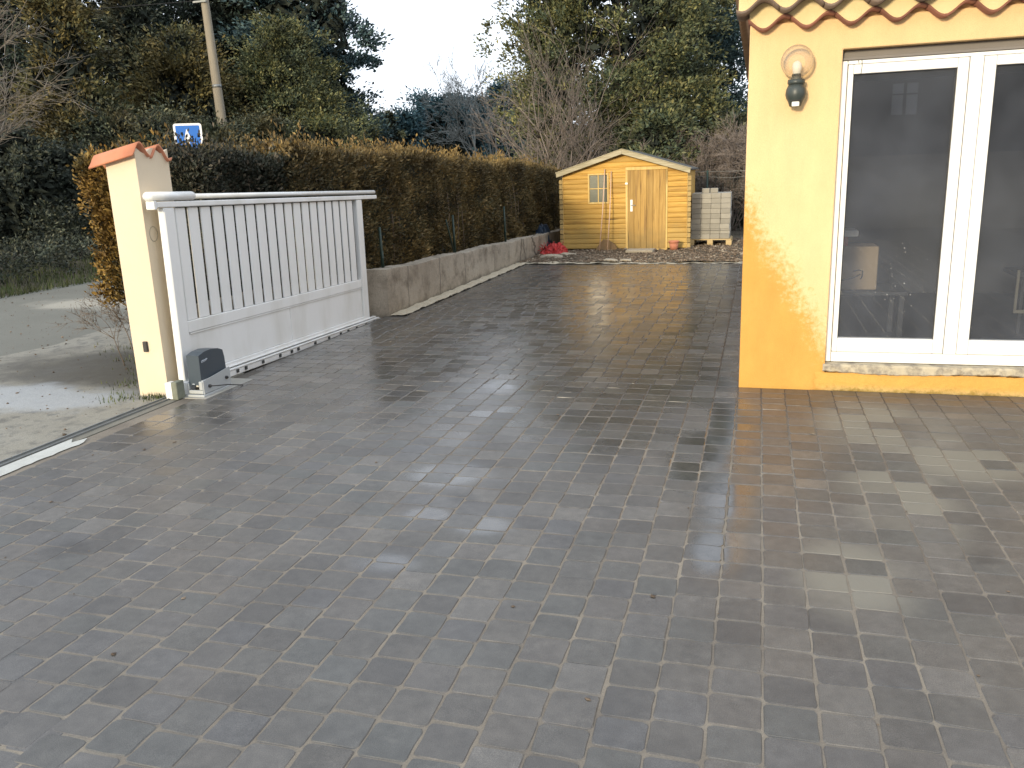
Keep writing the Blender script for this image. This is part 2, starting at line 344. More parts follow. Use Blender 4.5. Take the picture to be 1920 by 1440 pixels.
M_FARHOUSE = simple('dark_stone_house', (.045,.045,.05), (.075,.075,.08), 3, .9, 12, .6, .03)
M_FARWALL = simple('beige_boundary_wall', (.32,.27,.20), (.40,.34,.26), 2, .9)
def glass(name, ior, tint, rough=0.0, specks=False, veil=0.0):
    m = NT(name); t = m.t; t.nodes.remove(m.b)
    o = [n for n in t.nodes if n.type == 'OUTPUT_MATERIAL'][0]
    fr = m.n('Fresnel'); fr.inputs[0].default_value = ior
    tr = m.n('BsdfTransparent'); tr.inputs[0].default_value = (*tint, 1); gl = m.n('BsdfGlossy'); gl.inputs['Roughness'].default_value = rough
    ms = m.n('MixShader'); m.put(ms.inputs[0], m.math('MINIMUM', m.math('MULTIPLY', fr.outputs[0], 1.35), 1.0)); m.put(ms.inputs[1], tr.outputs[0]); m.put(ms.inputs[2], gl.outputs[0])
    sh = ms.outputs[0]
    if veil:  # pale haze mixed into the glass to brighten dark panes and globe
        dd = m.n('BsdfDiffuse'); dd.inputs[0].default_value = (.50,.55,.66,1) if veil < .1 else (.80,.74,.64,1); m3 = m.n('MixShader'); m.put(m3.inputs[0], m.math('MULTIPLY', m.ramp(m.noise(2.5, 5), (.3,.7), (.7,1.3)), veil)); m.put(m3.inputs[1], sh); m.put(m3.inputs[2], dd.outputs[0]); sh = m3.outputs[0]
    if specks:
        vo = m.n('TexVoronoi'); vo.inputs['Scale'].default_value = 34; m.put(vo.inputs['Vector'], m.pos())
        x_, y_, z_ = m.sep(m.pos()); cx = m.math('DIVIDE', m.math('SUBTRACT', x_, .93), .24); cz = m.math('DIVIDE', m.math('SUBTRACT', z_, .78), .42)
        d = m.math('SQRT', m.math('ADD', m.math('MULTIPLY', cx, cx), m.math('MULTIPLY', cz, cz)))
        k = m.math('MULTIPLY', m.math('LESS_THAN', vo.outputs['Distance'], m.math('MULTIPLY', m.math('SUBTRACT', 1.15, d), .19)), m.math('GREATER_THAN', m.noise(60, 2), .52))
        df = m.n('BsdfDiffuse'); df.inputs[0].default_value = (.5,.5,.5,1); m2 = m.n('MixShader')
        m.put(m2.inputs[0], m.math('MULTIPLY', k, .55)); m.put(m2.inputs[1], sh); m.put(m2.inputs[2], df.outputs[0]); sh = m2.outputs[0]
    t.links.new(sh, o.inputs[0]); return m.m
M_GLASS = glass('window_glass', 1.5, (.70,.72,.74), 0.0, True, .098)
M_GLASS_B = glass('clear_window_glass', 1.5, (.62,.64,.66), 0.0, False, .085)
M_GLOBE = glass('tinted_globe_glass', 1.16, (.97,.945,.90), .04, False, .16)
M_BULB = simple('bulb_glass', (.75,.73,.66), (.8,.78,.7), 5, .25)
M_SHEDGLASS = simple('dusty_shed_pane', (.095,.10,.07), (.15,.15,.11), 6, .2)
# foliage
def leafmat(name, stops, gold=None, scale=.9, zgold=None):
    m = NT(name); isl = m.n('NewGeometry').outputs['Random Per Island']; p = m.pos()
    c = m.ramp(isl, *stops)
    if gold:
        f = m.ramp(m.noise(scale, 5, p), (.46,0.), (.66,1.))
        if zgold:
            _, _, z_ = m.sep(p)
            f = m.math('MAXIMUM', m.math('MULTIPLY', f, .45), m.step(m.math('ADD', m.math('ADD', z_, m.math('MULTIPLY', m.sep(p)[1], .026)), m.math('MULTIPLY', m.noise(2.2, 5), .7)), *zgold))
        c = m.mix(f, c, m.ramp(isl, (0, gold[0]), (1, gold[1])))
    c = m.mix(1, c, m.ramp(m.noise(.55, 3, p), (.3,.75), (.7,1.25)), 'MULTIPLY')
    c = m.mix(1, c, m.ramp(m.noise(2.3, 3, p), (.36,.52), (.64,1.5)), 'MULTIPLY')
    m.b.inputs['Roughness'].default_value = .62; m.b.inputs['Specular IOR Level'].default_value = .3
    return m.fin(c)
L_OLIVE = leafmat('olive_conifer_leaf', ((0,(.040,.055,.028)),(.5,(.095,.105,.044)),(.85,(.175,.168,.064)),(1,(.25,.225,.09))), ((.04,.06,.04),(.09,.11,.065)), .8)
L_DARK = leafmat('dark_conifer_leaf', ((0,(.012,.024,.020)),(.6,(.030,.046,.036)),(1,(.068,.082,.055))), ((.035,.038,.020),(.070,.068,.034)), .5)
L_DKBLUE = leafmat('blue_green_conifer_leaf', ((0,(0.021,0.045,0.051)),(.6,(0.045,0.081,0.084)),(1,(0.090,0.132,0.120))))
L_FAR = leafmat('hazy_distant_leaf', ((0,(0.036,0.084,0.105)),(.6,(0.060,0.123,0.138)),(1,(0.108,0.177,0.168))))  # blue haze of distance put into the leaf colour
L_BROWN = leafmat('golden_brown_leaf', ((0,(.050,.045,.020)),(.5,(.105,.084,.028)),(1,(.185,.140,.045))), ((.045,.055,.026),(.085,.092,.040)), .7)
L_SHRUB = leafmat('grey_green_shrub_leaf', ((0,(0.027,0.039,0.022)),(.6,(0.072,0.084,0.051)),(1,(0.143,0.147,0.090))), ((0.090,0.068,0.030),(0.165,0.128,0.053)))
L_UNDER = leafmat('dark_undergrowth_leaf', ((0,(0.018,0.025,0.018)),(.6,(0.047,0.058,0.040)),(1,(0.099,0.101,0.068))))
L_PALE = leafmat('pale_yellow_green_leaf', ((0,(0.084,0.096,0.048)),(.6,(0.156,0.156,0.072)),(1,(0.240,0.228,0.108))))
L_HEDGE = leafmat('hedge_conifer_leaf', ((0,(.045,.042,.021)),(.5,(.108,.088,.038)),(.85,(.175,.125,.052)),(1,(.24,.165,.07))), ((.15,.09,.028),(.27,.18,.055)), 1.6, (2.15,2.85))
L_HEDGEGOLD = leafmat('golden_hedge_leaf', ((0,(0.103,0.057,0.014)),(.5,(0.196,0.115,0.025)),(1,(0.299,0.190,0.046))), ((0.069,0.057,0.023),(0.138,0.103,0.034)), 2.5)
L_HEDGEDARK = leafmat('purplish_dark_hedge_leaf', ((0,(0.021,0.023,0.016)),(.5,(0.039,0.046,0.030)),(.8,(0.071,0.067,0.044)),(1,(0.132,0.103,0.069))))
L_GRASS = leafmat('grass_blade', ((0,(0.033,0.050,0.013)),(.6,(0.077,0.099,0.028)),(1,(0.154,0.154,0.055))))
M_CORE = simple('inner_shade_fill', (.014,.020,.014), (.030,.036,.024), 5, .95)  # shade inside crowns and hedges put into a dark fill colour
M_CHIP = None
m = NT('gravel_chip'); M_CHIP = m.fin(m.mix(1, m.ramp(m.n('NewGeometry').outputs['Random Per Island'], (0,(.07,.048,.030)), (.5,(.14,.100,.066)), (.88,(.21,.16,.11)), (1,(.38,.33,.25))), m.ramp(m.noise(3), (.3,.8), (.7,1.2)), 'MULTIPLY'), .9)

# ------------------------------------------------------------------ the ground and its sheets
def sheet(name, pts, z, m, kind='structure', parent=None, sub=0):
    me = py_mesh(name, [(x, y, z) for x, y in pts], [list(range(len(pts)))]); o = link(name, me, m, parent)
    if kind: o['kind'] = kind
    return o
def grid_sheet(name, x0,x1,y0,y1, nx, ny, zf, m, kind='structure', seed=0):
    xs = np.linspace(x0,x1,nx); ys = np.linspace(y0,y1,ny); X, Y = np.meshgrid(xs, ys); Z = zf(X, Y)
    V = np.stack([X,Y,Z], -1).reshape(-1,3); i = np.arange(nx*ny).reshape(ny,nx)
    Fc = np.stack([i[:-1,:-1], i[:-1,1:], i[1:,1:], i[1:,:-1]], -1).reshape(-1,4)
    o = link(name, np_mesh(name, V, Fc, True), m); o['kind'] = kind; return o
def wob(X, Y, s, seed):
    return (np.sin(X*s*1.7+seed)*np.cos(Y*s*1.3+seed*2) + .5*np.sin(X*s*4.1+Y*s*2.9+seed*3) + .3*np.sin(X*s*9.3-Y*s*7.1+seed))/1.8
sheet('ground', [(-900,-900),(900,-900),(900,900),(-900,900)], -.04, M_SOIL)
sheet('road', [(-11.0,-40),(-7.0,-40),(-7.0,6.0),(-7.05,9),(-7.4,14),(-8,60),(-12.2,60),(-11.6,14),(-11.3,10)], -.026, M_ROAD)
rg = random.Random(3)
ap = [(-4.235,-9),(-4.235,5.30),(-4.235,6.35)] + [(-4.235-.35*k, 6.35+.05*math.sin(k*2)) for k in range(1,5)] + [(-6.2,7.2),(-6.5,9),(-6.6,14)]
ap += [(-7.08+.08*math.sin(k*1.7)+rg.uniform(-.05,.05), 14-k*.45) for k in range(0,50)]
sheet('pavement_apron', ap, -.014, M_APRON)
# verge beyond the road
grid_sheet('verge_bank', -40,-11.2,-5,60, 60, 90, lambda X, Y: -.03 + np.clip((-11.25-X),0,3)*.12 + .06*wob(X,Y,1.2,2)*np.clip((-11.3-X),0,1), M_SOIL)

# ------------------------------------------------------------------ the paving
PITCH_X = .156; X_J = -.092
paving = sheet('paving', [(-4.10,-9),(5.0,-9),(5.0,5.985),(-.10,5.985),(-.10,14.05),(-3.80,14.05),(-3.86,8.72),(-4.10,8.70)], -.0026, M_SAND)
def paver_mesh(w, l, seed):
    r_ = random.Random(seed); hw, hl, cx = w/2, l/2, .0160
    pts = []
    for sx, sy in ((1,1),(-1,1),(-1,-1),(1,-1)):
        a = [(sx*hw, sy*(hl-cx)), (sx*(hw-cx*.26), sy*(hl-cx*.26)), (sx*(hw-cx), sy*hl)]
        if sx*sy < 0: a = a[::-1]
        pts += a + [((0, sy*hl) if sx*sy > 0 else (sx*hw, 0))]
    pts = [(x+r_.uniform(-.0024,.0024), y+r_.uniform(-.0024,.0024)) for x, y in pts]
    n = len(pts); V = [(x*.955+r_.uniform(-.001,.001), y*.955+r_.uniform(-.001,.001), 0) for x, y in pts] + [(x, y, -.0032) for x, y in pts] + [(x*1.004, y*1.004, -.02) for x, y in pts]
    Fc = [list(range(n))]
    for k in range(2): Fc += [[k*n+i, (k+1)*n+i, (k+1)*n+(i+1)%n, k*n+(i+1)%n] for i in range(n)]
    return V, Fc
LENS = (.136, .146, .154, .166)
TEMPL = {}
for li, L in enumerate(LENS):
    for v in range(5): TEMPL[(li, v)] = paver_mesh(PITCH_X-.0055, L-.0055, li*10+v)
rp = random.Random(11); spots = []     # x, y, rot90, template, tilt x, tilt y, dz
def place_run(fixed, a, b, along, keep):
    lis = []; tot = 0
    while tot < b-a-.05: li = rp.choices((0,1,2,3), (2,4,4,1))[0]; lis.append(li); tot += LENS[li]
    sc = (b-a)/tot; t = a
    for li in lis:
        L = LENS[li]*sc; c_ = t + L/2
        x, y = (fixed, c_) if along == 'y' else (c_, fixed)
        if keep(x, y, L): spots.append((x+rp.gauss(0,.001), y+rp.gauss(0,.001), (0 if along=='y' else math.pi/2)+rp.gauss(0,.007), (li, rp.randrange(5)), rp.gauss(0,.0045), rp.gauss(0,.0045), rp.gauss(0,.0004)-(.0012 if along == 'x' and fixed < 3 else 0), sc))
        t += L
def cut(x, y): return (x+2.246)*(-.232) - (y-1.74)*.381     # the edge line in the near left corner; >0 is on the camera's left side
cols = range(-26, 33)
for k in cols:
    xc = X_J + (k+.5)*PITCH_X
    place_run(xc, -9, 5.982, 'y', lambda x, y, L: -4.09 < x-.07 and x < 4.9 and  not (cut(x, y) > .03 and x < -1.2 and y < 2.6))
for j in range(-4, 29):                                      # turned pavers past that edge line
    yy = -.4 + j*PITCH_X
    place_run(yy, -4.08, -1.2, 'x', lambda x, y, L: cut(x, y) > -.03 and y < 2.6)
j = 0
while 5.99 + (j+1)*PITCH_X < 14.0:
    yy = 5.985 + (j+.5)*PITCH_X; xl = -4.08 if yy < 8.7 else -3.86
    place_run(yy, xl, -.247, 'x', lambda x, y, L: True)
    j += 1
place_run(-.166, 5.99, 13.9, 'y', lambda x, y, L: True)
def seen(s):
    px, py, dz = proj(s[0], s[1], 0)
    if dz < .2 or not (-20 < px < 1940 and 0 < py < 1460): return 0
    return 1/(dz**3)
spots.sort(key=seen, reverse=True)
TM = {}
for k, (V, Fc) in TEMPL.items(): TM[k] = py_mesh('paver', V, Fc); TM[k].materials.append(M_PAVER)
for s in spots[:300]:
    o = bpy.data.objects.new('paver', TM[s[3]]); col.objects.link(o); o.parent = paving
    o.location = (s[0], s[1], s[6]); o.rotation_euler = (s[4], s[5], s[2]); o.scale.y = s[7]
AV, AF3, off = [], [], 0
TN = {k: (np.array(V), Fc) for k, (V, Fc) in TEMPL.items()}
AF = []
for s in spots[300:]:
    V, Fc = TN[s[3]]; c_, s_ = math.cos(s[2]), math.sin(s[2])
    V = V*np.array([1, s[7], 1])
    if s[1] > 5.5:
        V = V.copy(); k_ = len(V)//3; V[:k_,:2] *= 1.02; V[k_:2*k_,2] = -.0030
    z = V[:,2] + V[:,0]*-s[5] + V[:,1]*s[4] + s[6]
    AV.append(np.stack([s[0]+V[:,0]*c_-V[:,1]*s_, s[1]+V[:,0]*s_+V[:,1]*c_, z], 1)); AF += [[i+off for i in f] for f in Fc]; off += len(V)
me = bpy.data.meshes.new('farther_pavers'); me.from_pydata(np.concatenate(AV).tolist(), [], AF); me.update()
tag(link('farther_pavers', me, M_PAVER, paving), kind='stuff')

# pale sand strip along the low wall and round the far edge
grid_sheet('sand_strip', -4.05,-3.86,8.7,14.3, 8, 90, lambda X, Y: .012+.01*wob(X,Y,9,1), M_PALE)
grid_sheet('sand_edging', -4.05,2.4,13.97,14.24, 160, 8, lambda X, Y: .014+.012*wob(X,Y,7,4)-.012*np.clip(X+2.6,0,1), M_PALE)
grid_sheet('gravel_bed', -4.1,2.5,14.08,22.5, 120, 120, lambda X, Y: .012+.022*wob(X,Y,2.2,5)+.012*wob(X,Y,9,2), M_SOIL)
# threshold of the gateway
box('threshold_strip', -4.195,-4.115,-9,5.9,-.03,-.002, simple('threshold_concrete', (.12,.115,.095), (.24,.225,.18), 5, .85, 90, .4, .006), None, 0)['kind'] = 'structure'
wsx = [(-4.175,-9),(-4.105,-9),(-4.045,-9)]
ws = [(-4.17, -9)] + [(-4.035+.006*math.sin(y*5)+rg.uniform(-.008,.008), y) for y in np.linspace(-9, 4.02, 260)] + [(-4.08,4.10),(-4.11,4.0),(-4.17,4.07)]
sheet('white_concrete_strip', ws, .0035, M_WHITECON)
tr = empty('gate_track', (-4.215, 5, 0)); tag(tr, 'steel sliding gate track set in the threshold between paving and old concrete', 'gate track')
box('rail_channel', -.022,.022,-14,.9,-.02,.004, M_STEEL_DK, tr, .001); box('rail_lip', -.032,-.022,-14,.9,-.02,.012, M_STEEL, tr, .001); box('rail_lip', .022,.030,-14,.9,-.02,.010, M_STEEL, tr, .001)

# gravel, chips and stones
def chips(name, n, fx, fy, zf, s0, s1, m, seed, flat=.6):
    g = np.random.default_rng(seed); X = fx(g, n); Y = fy(g, n); S = s0*(s1/s0)**(g.random(n)**2.2)
    T = np.array([[1,0,0],[0,1,0],[-1,0,0],[0,-1,0],[0,0,1],[0,0,-1]], float); Tf = np.array([[0,1,4],[1,2,4],[2,3,4],[3,0,4],[1,0,5],[2,1,5],[3,2,5],[0,3,5]])
    V = T[None]*S[:,None,None]*g.uniform(.6,1.35,(n,6,1))*np.stack([np.ones(n)*1.2, np.ones(n)*.8, np.ones(n)*flat], 1)[:,None,:]
    a = g.uniform(0,6.28,n); c_, s_ = np.cos(a)[:,None], np.sin(a)[:,None]
    V = np.stack([V[...,0]*c_-V[...,1]*s_, V[...,0]*s_+V[...,1]*c_, V[...,2]], -1) + np.stack([X,Y,zf(X,Y)+S*flat*.3], -1)[:,None,:]
    Fc = (Tf[None] + (np.arange(n)*6)[:,None,None]).reshape(-1,3)
    return link(name, np_mesh(name, V.reshape(-1,3), Fc), m)
tag(chips('gravel', 24000, lambda g,n: g.uniform(-4.0,2.2,n), lambda g,n: 14.1+g.random(n)**1.1*4.6, lambda X,Y: .02+.02*wob(X,Y,2.2,5), .007, .035, M_CHIP, 1), 'loose gravel and bark chips in front of the yellow shed', 'gravel', kind='stuff')
tag(chips('loose_stone_chips', 900, lambda g,n: g.uniform(-4.03,-3.84,n), lambda g,n: g.uniform(8.7,14.2,n), lambda X,Y: .015+0*X, .004, .012, simple('lime_chip', (.45,.40,.30),(.68,.62,.5),9,.9), 2), 'pale chips on the sand strip along the low wall', 'chips', kind='stuff')
tag(chips('grit', 1500, lambda g,n: g.uniform(-11,-4.3,n), lambda g,n: g.uniform(3.2,11,n), lambda X,Y: -.012+0*X, .004, .016, M_CHIP, 5), 'scattered grit on the old concrete outside the gateway', 'grit', kind='stuff')
tag(chips('fallen_leaves', 260, lambda g,n: np.where(g.random(n)<.6, -3.8+g.exponential(.35,n), g.uniform(-4,1.5,n)), lambda g,n: g.uniform(2.0,14,n), lambda X,Y: .002+0*X, .004, .014, M_CHIP, 8, .25), 'few small fallen leaves and crumbs on the wet paving', 'fallen leaves', kind='stuff')
def rock(name, x, y, z, sx, sy, sz, m, seed, parent=None):
    g = random.Random(seed); bm = bmesh.new(); bmesh.ops.create_icosphere(bm, subdivisions=2, radius=1)
    for v in bm.verts: v.co *= 1+g.uniform(-.22,.22); v.co.x *= sx; v.co.y *= sy; v.co.z = max(v.co.z, -.5)*sz
    bmesh.ops.translate(bm, vec=(x,y,z), verts=bm.verts); return bm_obj(name, bm, m, parent)
M_ROCK = simple('pale_stone', (.28,.24,.18), (.42,.37,.28), 8, .9, 50, .5, .01)
for i, (x, y, s, lb) in enumerate([(-3.62,14.9,.16,'pale flat stone lying left of the shed near the low wall'), (-2.42,14.22,.10,'pale chipped slab piece at the paving edge below the shed door'), (-2.15,14.25,.08,'small pale stone just right of the slab piece at the paving edge'), (-3.4,15.3,.12,'pale stone lying in front of the red plastic heap')]):
    tag(rock('stone', x, y, .03, s*1.3, s*.7, s*.35, M_ROCK, i), lb, 'stone')
tag(box('step_slab', -2.35,-1.85,15.55,15.95,.03,.075, M_ROCK, None, .008, 2), 'pale stone slab used as a step in front of the shed door', 'slab')

# ------------------------------------------------------------------ low wall
def wall_z(Y): return .545 - .0235*(Y-8.2)
wl = empty('low_wall', (-4.05, 12, 0)); tag(wl, 'low stained concrete wall between the hedge and the paved drive', 'wall')
nx_, ny_ = 3, 160
V, Fc = [], []
ys = np.linspace(5.75, 19.5, ny_); gw = random.Random(5)
for i, y in enumerate(ys):
    back = -.20 if y < 8.62 else 0
    top = wall_z(y) + .008*math.sin(y*3.1) + gw.uniform(-.006,.006); xo = .01*math.sin(y*.9) + back
    ring = [(-4.055+xo, y, -.05), (-4.052+xo, y, .2), (-4.050+xo, y, top-.03), (-4.052+xo, y, top-.006), (-4.075+xo, y, top), (-4.22+back, y, top+.004), (-4.25+back, y, top-.01), (-4.25+back, y, -.05)]
    V += [(a+4.05, b-12, c_) for a, b, c_ in ring]
for i in range(ny_-1):
    for k in range(7): Fc.append([i*8+k, i*8+k+1, (i+1)*8+k+1, (i+1)*8+k])
Fc += [list(range(8))[::-1], [(ny_-1)*8+k for k in range(8)]]
link('wall_body', py_mesh('wall_body', V, Fc), M_LOWWALL, wl)

# ------------------------------------------------------------------ foliage tools
def unit(g, n):
    v = g.normal(size=(n,3)); return v/np.linalg.norm(v, axis=1, keepdims=True)
def leaf_tris(g, C, D, length, width):
    """one bent leaf (2 triangles) at each centre C along direction D"""
    n = len(C); L = length*g.uniform(.6,1.4,(n,1)); W = width*g.uniform(.6,1.4,(n,1))
    S = np.cross(D, unit(g, n)); S /= np.linalg.norm(S, axis=1, keepdims=True)+1e-6
    N = np.cross(D, S)
    a = C - D*L*.5; b = C + S*W*.5 + N*W*.15; c_ = C + D*L*.5; d = C - S*W*.5 + N*W*.15
    V = np.stack([a,b,c_,d], 1).reshape(-1,3); i = np.arange(n)*4
    Fc = np.stack([i,i+1,i+2,i+3], 1)
    return V, Fc
def clump_leaves(g, CC, rad, per, length, width, outward, up=.3, squash=.7, spread=.9):
    n = len(CC); off = g.normal(size=(n,per,3))*.5; off[...,2] *= squash
    C = (CC[:,None,:] + off*np.asarray(rad).reshape(-1,1,1)).reshape(-1,3)
    D = np.repeat(outward, per, 0)*.8 + (off.reshape(-1,3))*.7 + unit(g, n*per)*spread + np.array([0,0,up]); D /= np.linalg.norm(D, axis=1, keepdims=True)
    return leaf_tris(g, C, D, length, width)
def lump_core(name, x, y, z0, H, Rf, m, parent, seed):
    n, k = 14, 12; V, Fc = [], []; g = random.Random(seed)
    for i in range(n+1):
        t = i/n; r_ = Rf(t)
        for j in range(k): a = 2*math.pi*j/k; rr = r_*g.uniform(.75,1.0); V.append((rr*math.cos(a), rr*math.sin(a), z0+t*(H-z0)))
    for i in range(n):
        for j in range(k): Fc.append([i*k+j, i*k+(j+1)%k, (i+1)*k+(j+1)%k, (i+1)*k+j])
    return link(name, py_mesh(name, V, Fc), m, parent)
def trunk(name, h, r0, r1, m, parent, seed, limbs=5, lean=(0,0)):
    g = random.Random(seed); paths = [[(lean[0]*t*h, lean[1]*t*h, t*h, r0+(r1-r0)*t) for t in (0,.15,.4,.7,1)]]
    for i in range(limbs):
        t = g.uniform(.25,.85); a = g.uniform(0,6.28); L = h*g.uniform(.15,.3)
        b = (lean[0]*t*h, lean[1]*t*h, t*h); r_ = (r0+(r1-r0)*t)*.5
        paths.append([(b[0],b[1],b[2],r_), (b[0]+math.cos(a)*L*.5,b[1]+math.sin(a)*L*.5,b[2]+L*.35,r_*.7), (b[0]+math.cos(a)*L,b[1]+math.sin(a)*L,b[2]+L*.9,r_*.3)])
    return link(name, tube_mesh(name, paths, 7), m, parent)
PROF = {
 'column': lambda t: np.minimum(1, (t*9)**.5+.05)*np.maximum(.0, 1-np.maximum(t-.45,0)*1.7)**.8,
 'cone':   lambda t: np.minimum(1, t*8+.2)*np.maximum(.02, 1-t)**.75,
 'round':  lambda t: np.sqrt(np.clip(1-(2*t-1)**2, 0.02, 1)),
 'bush':   lambda t: np.sqrt(np.clip(1-(t*.96)**2, .02, 1)),
}
def tree(name, x, y, H, Rr, z0, prof, leaf, label, cat, group=None, seed=0, ncl=420, per=55, crad=.42, ll=.13, lw=.055, tr_r=.22, z_dense=8.5, squash=.75, up=.3, core=.62, rot=0, bough=.8, bper=9, bsz=.62, lobes=.22, inner=.5):
    g = np.random.default_rng(seed); root = empty(name, (x, y, 0), rot); tag(root, label, cat, group)
    pf = PROF[prof]
    t = g.random(ncl); z = z0 + t*(H-z0); keep = (z < z_dense) | (g.random(ncl) < .33); t, z = t[keep], z[keep]; n = len(t)
    th = g.uniform(0, 2*math.pi, n); ph = g.uniform(0,6.28)
    lob = 1 + lobes*np.sin(3*th+ph+4*t) + lobes*.7*np.sin(5*th-2*ph+9*t)
    rr = Rr*pf(t)*lob*np.where(g.random(n)<inner, g.uniform(.55,.9,n), g.uniform(.88,1.1,n))
    CC = np.stack([rr*np.cos(th), rr*np.sin(th), z], 1)
    nb = max(8, int(n/bper)); bt = (z[:nb]-z0)/(H-z0); ba = th[:nb]; br_ = Rr*pf(bt)*(1+lobes*np.sin(3*ba+ph+4*bt))*g.uniform(.84,1.08,nb)
    bc = np.stack([br_*np.cos(ba), br_*np.sin(ba), z[:nb]], 1); pick = g.integers(0, nb, n); near = g.random(n) < bough
    q = g.normal(size=(n,3)); sz = bsz*min(1.0, .35+Rr*.3)*g.uniform(.6,1.35,nb)[pick]; a_ = ba[pick]
    rad_, tan_ = q[:,0]*.55*sz, q[:,1]*.75*sz; up_o = q[:,2]*.34*sz - np.abs(rad_)*.25
    jit = np.stack([rad_*np.cos(a_)-tan_*np.sin(a_), rad_*np.sin(a_)+tan_*np.cos(a_), up_o], 1)
    CC = np.where(near[:,None], bc[pick]+jit, CC*np.array([.93,.93,1])); th = np.arctan2(CC[:,1], CC[:,0])
    outw = np.stack([np.cos(th), np.sin(th), .2*np.ones(n)], 1)
    V, Fc = clump_leaves(g, CC, crad*g.uniform(.6,1.3,n), per, ll, lw, outw, up, squash)
    link('crown', np_mesh('crown', V, Fc), leaf, root)
    if core:                                                     # dark foliage filling the crown, its inner shade put into the colour
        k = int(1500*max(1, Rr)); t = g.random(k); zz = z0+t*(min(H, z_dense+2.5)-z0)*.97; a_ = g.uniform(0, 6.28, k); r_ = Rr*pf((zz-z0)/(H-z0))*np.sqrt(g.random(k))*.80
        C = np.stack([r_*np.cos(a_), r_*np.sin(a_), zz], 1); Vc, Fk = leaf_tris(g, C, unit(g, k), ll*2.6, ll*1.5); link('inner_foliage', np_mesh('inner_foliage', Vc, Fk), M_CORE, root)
    trunk('trunk', z0+(H-z0)*.5, tr_r, tr_r*.4, M_BARK, root, seed)
    return root
def bare(name, x, y, label, cat, m, seed, stems=6, h=4.0, r0=.03, spread=.35, depth=4, kids=3, group=None, lean=(0,0), twig=.004, kr=.62, droop=0, spawn=.5):
    g = random.Random(seed); root = empty(name, (x, y, 0)); tag(root, label, cat, group)
    paths = []; fine = []; own = []
    def grow(p, d, L, r_, lv):
        pts = [(*p, r_)]; q = Vector(p); dd = Vector(d); n = 4
        for i in range(n):
            dd = (dd + Vector((g.gauss(0,.11), g.gauss(0,.11), g.gauss(.03-droop*lv*.02,.07)))).normalized(); q = q + dd*L/n
            pts.append((*q, max(twig*.5, r_*(1-.6*(i+1)/n))))
            if lv < depth and (i+1)/n > spawn-.01:
                for k in range(kids if i < n-1 else 2):
                    if g.random() < .62:
                        ax = dd.orthogonal().normalized(); ax.rotate(Matrix.Rotation(g.uniform(0,6.28), 3, dd)); ang = g.uniform(.3,.85)
                        nd = (dd*math.cos(ang) + ax*math.sin(ang)).normalized(); grow(tuple(q), nd, L*kr*g.uniform(.7,1.15), max(twig, r_*.5), lv+1)
        (paths if lv < 2 else fine).append(pts)
    for s in range(stems):
        a = g.uniform(0, 6.28); sp = spread*g.uniform(.2,1)
        grow((math.cos(a)*.1*min(stems,4), math.sin(a)*.1*min(stems,4), -.05), Vector((math.cos(a)*sp+lean[0], math.sin(a)*sp+lean[1], 1)).normalized(), h*g.uniform(.3,.48), r0*g.uniform(.7,1.1), 0)
        if stems <= 3: link('stem', tube_mesh('stem', paths, 5), m, root); paths.clear()
    if paths: tag(link('stems', tube_mesh('stems', paths, 5), m, root), kind='stuff')
    link('twigs', tube_mesh('twigs', fine, 3), m, root)
    return root

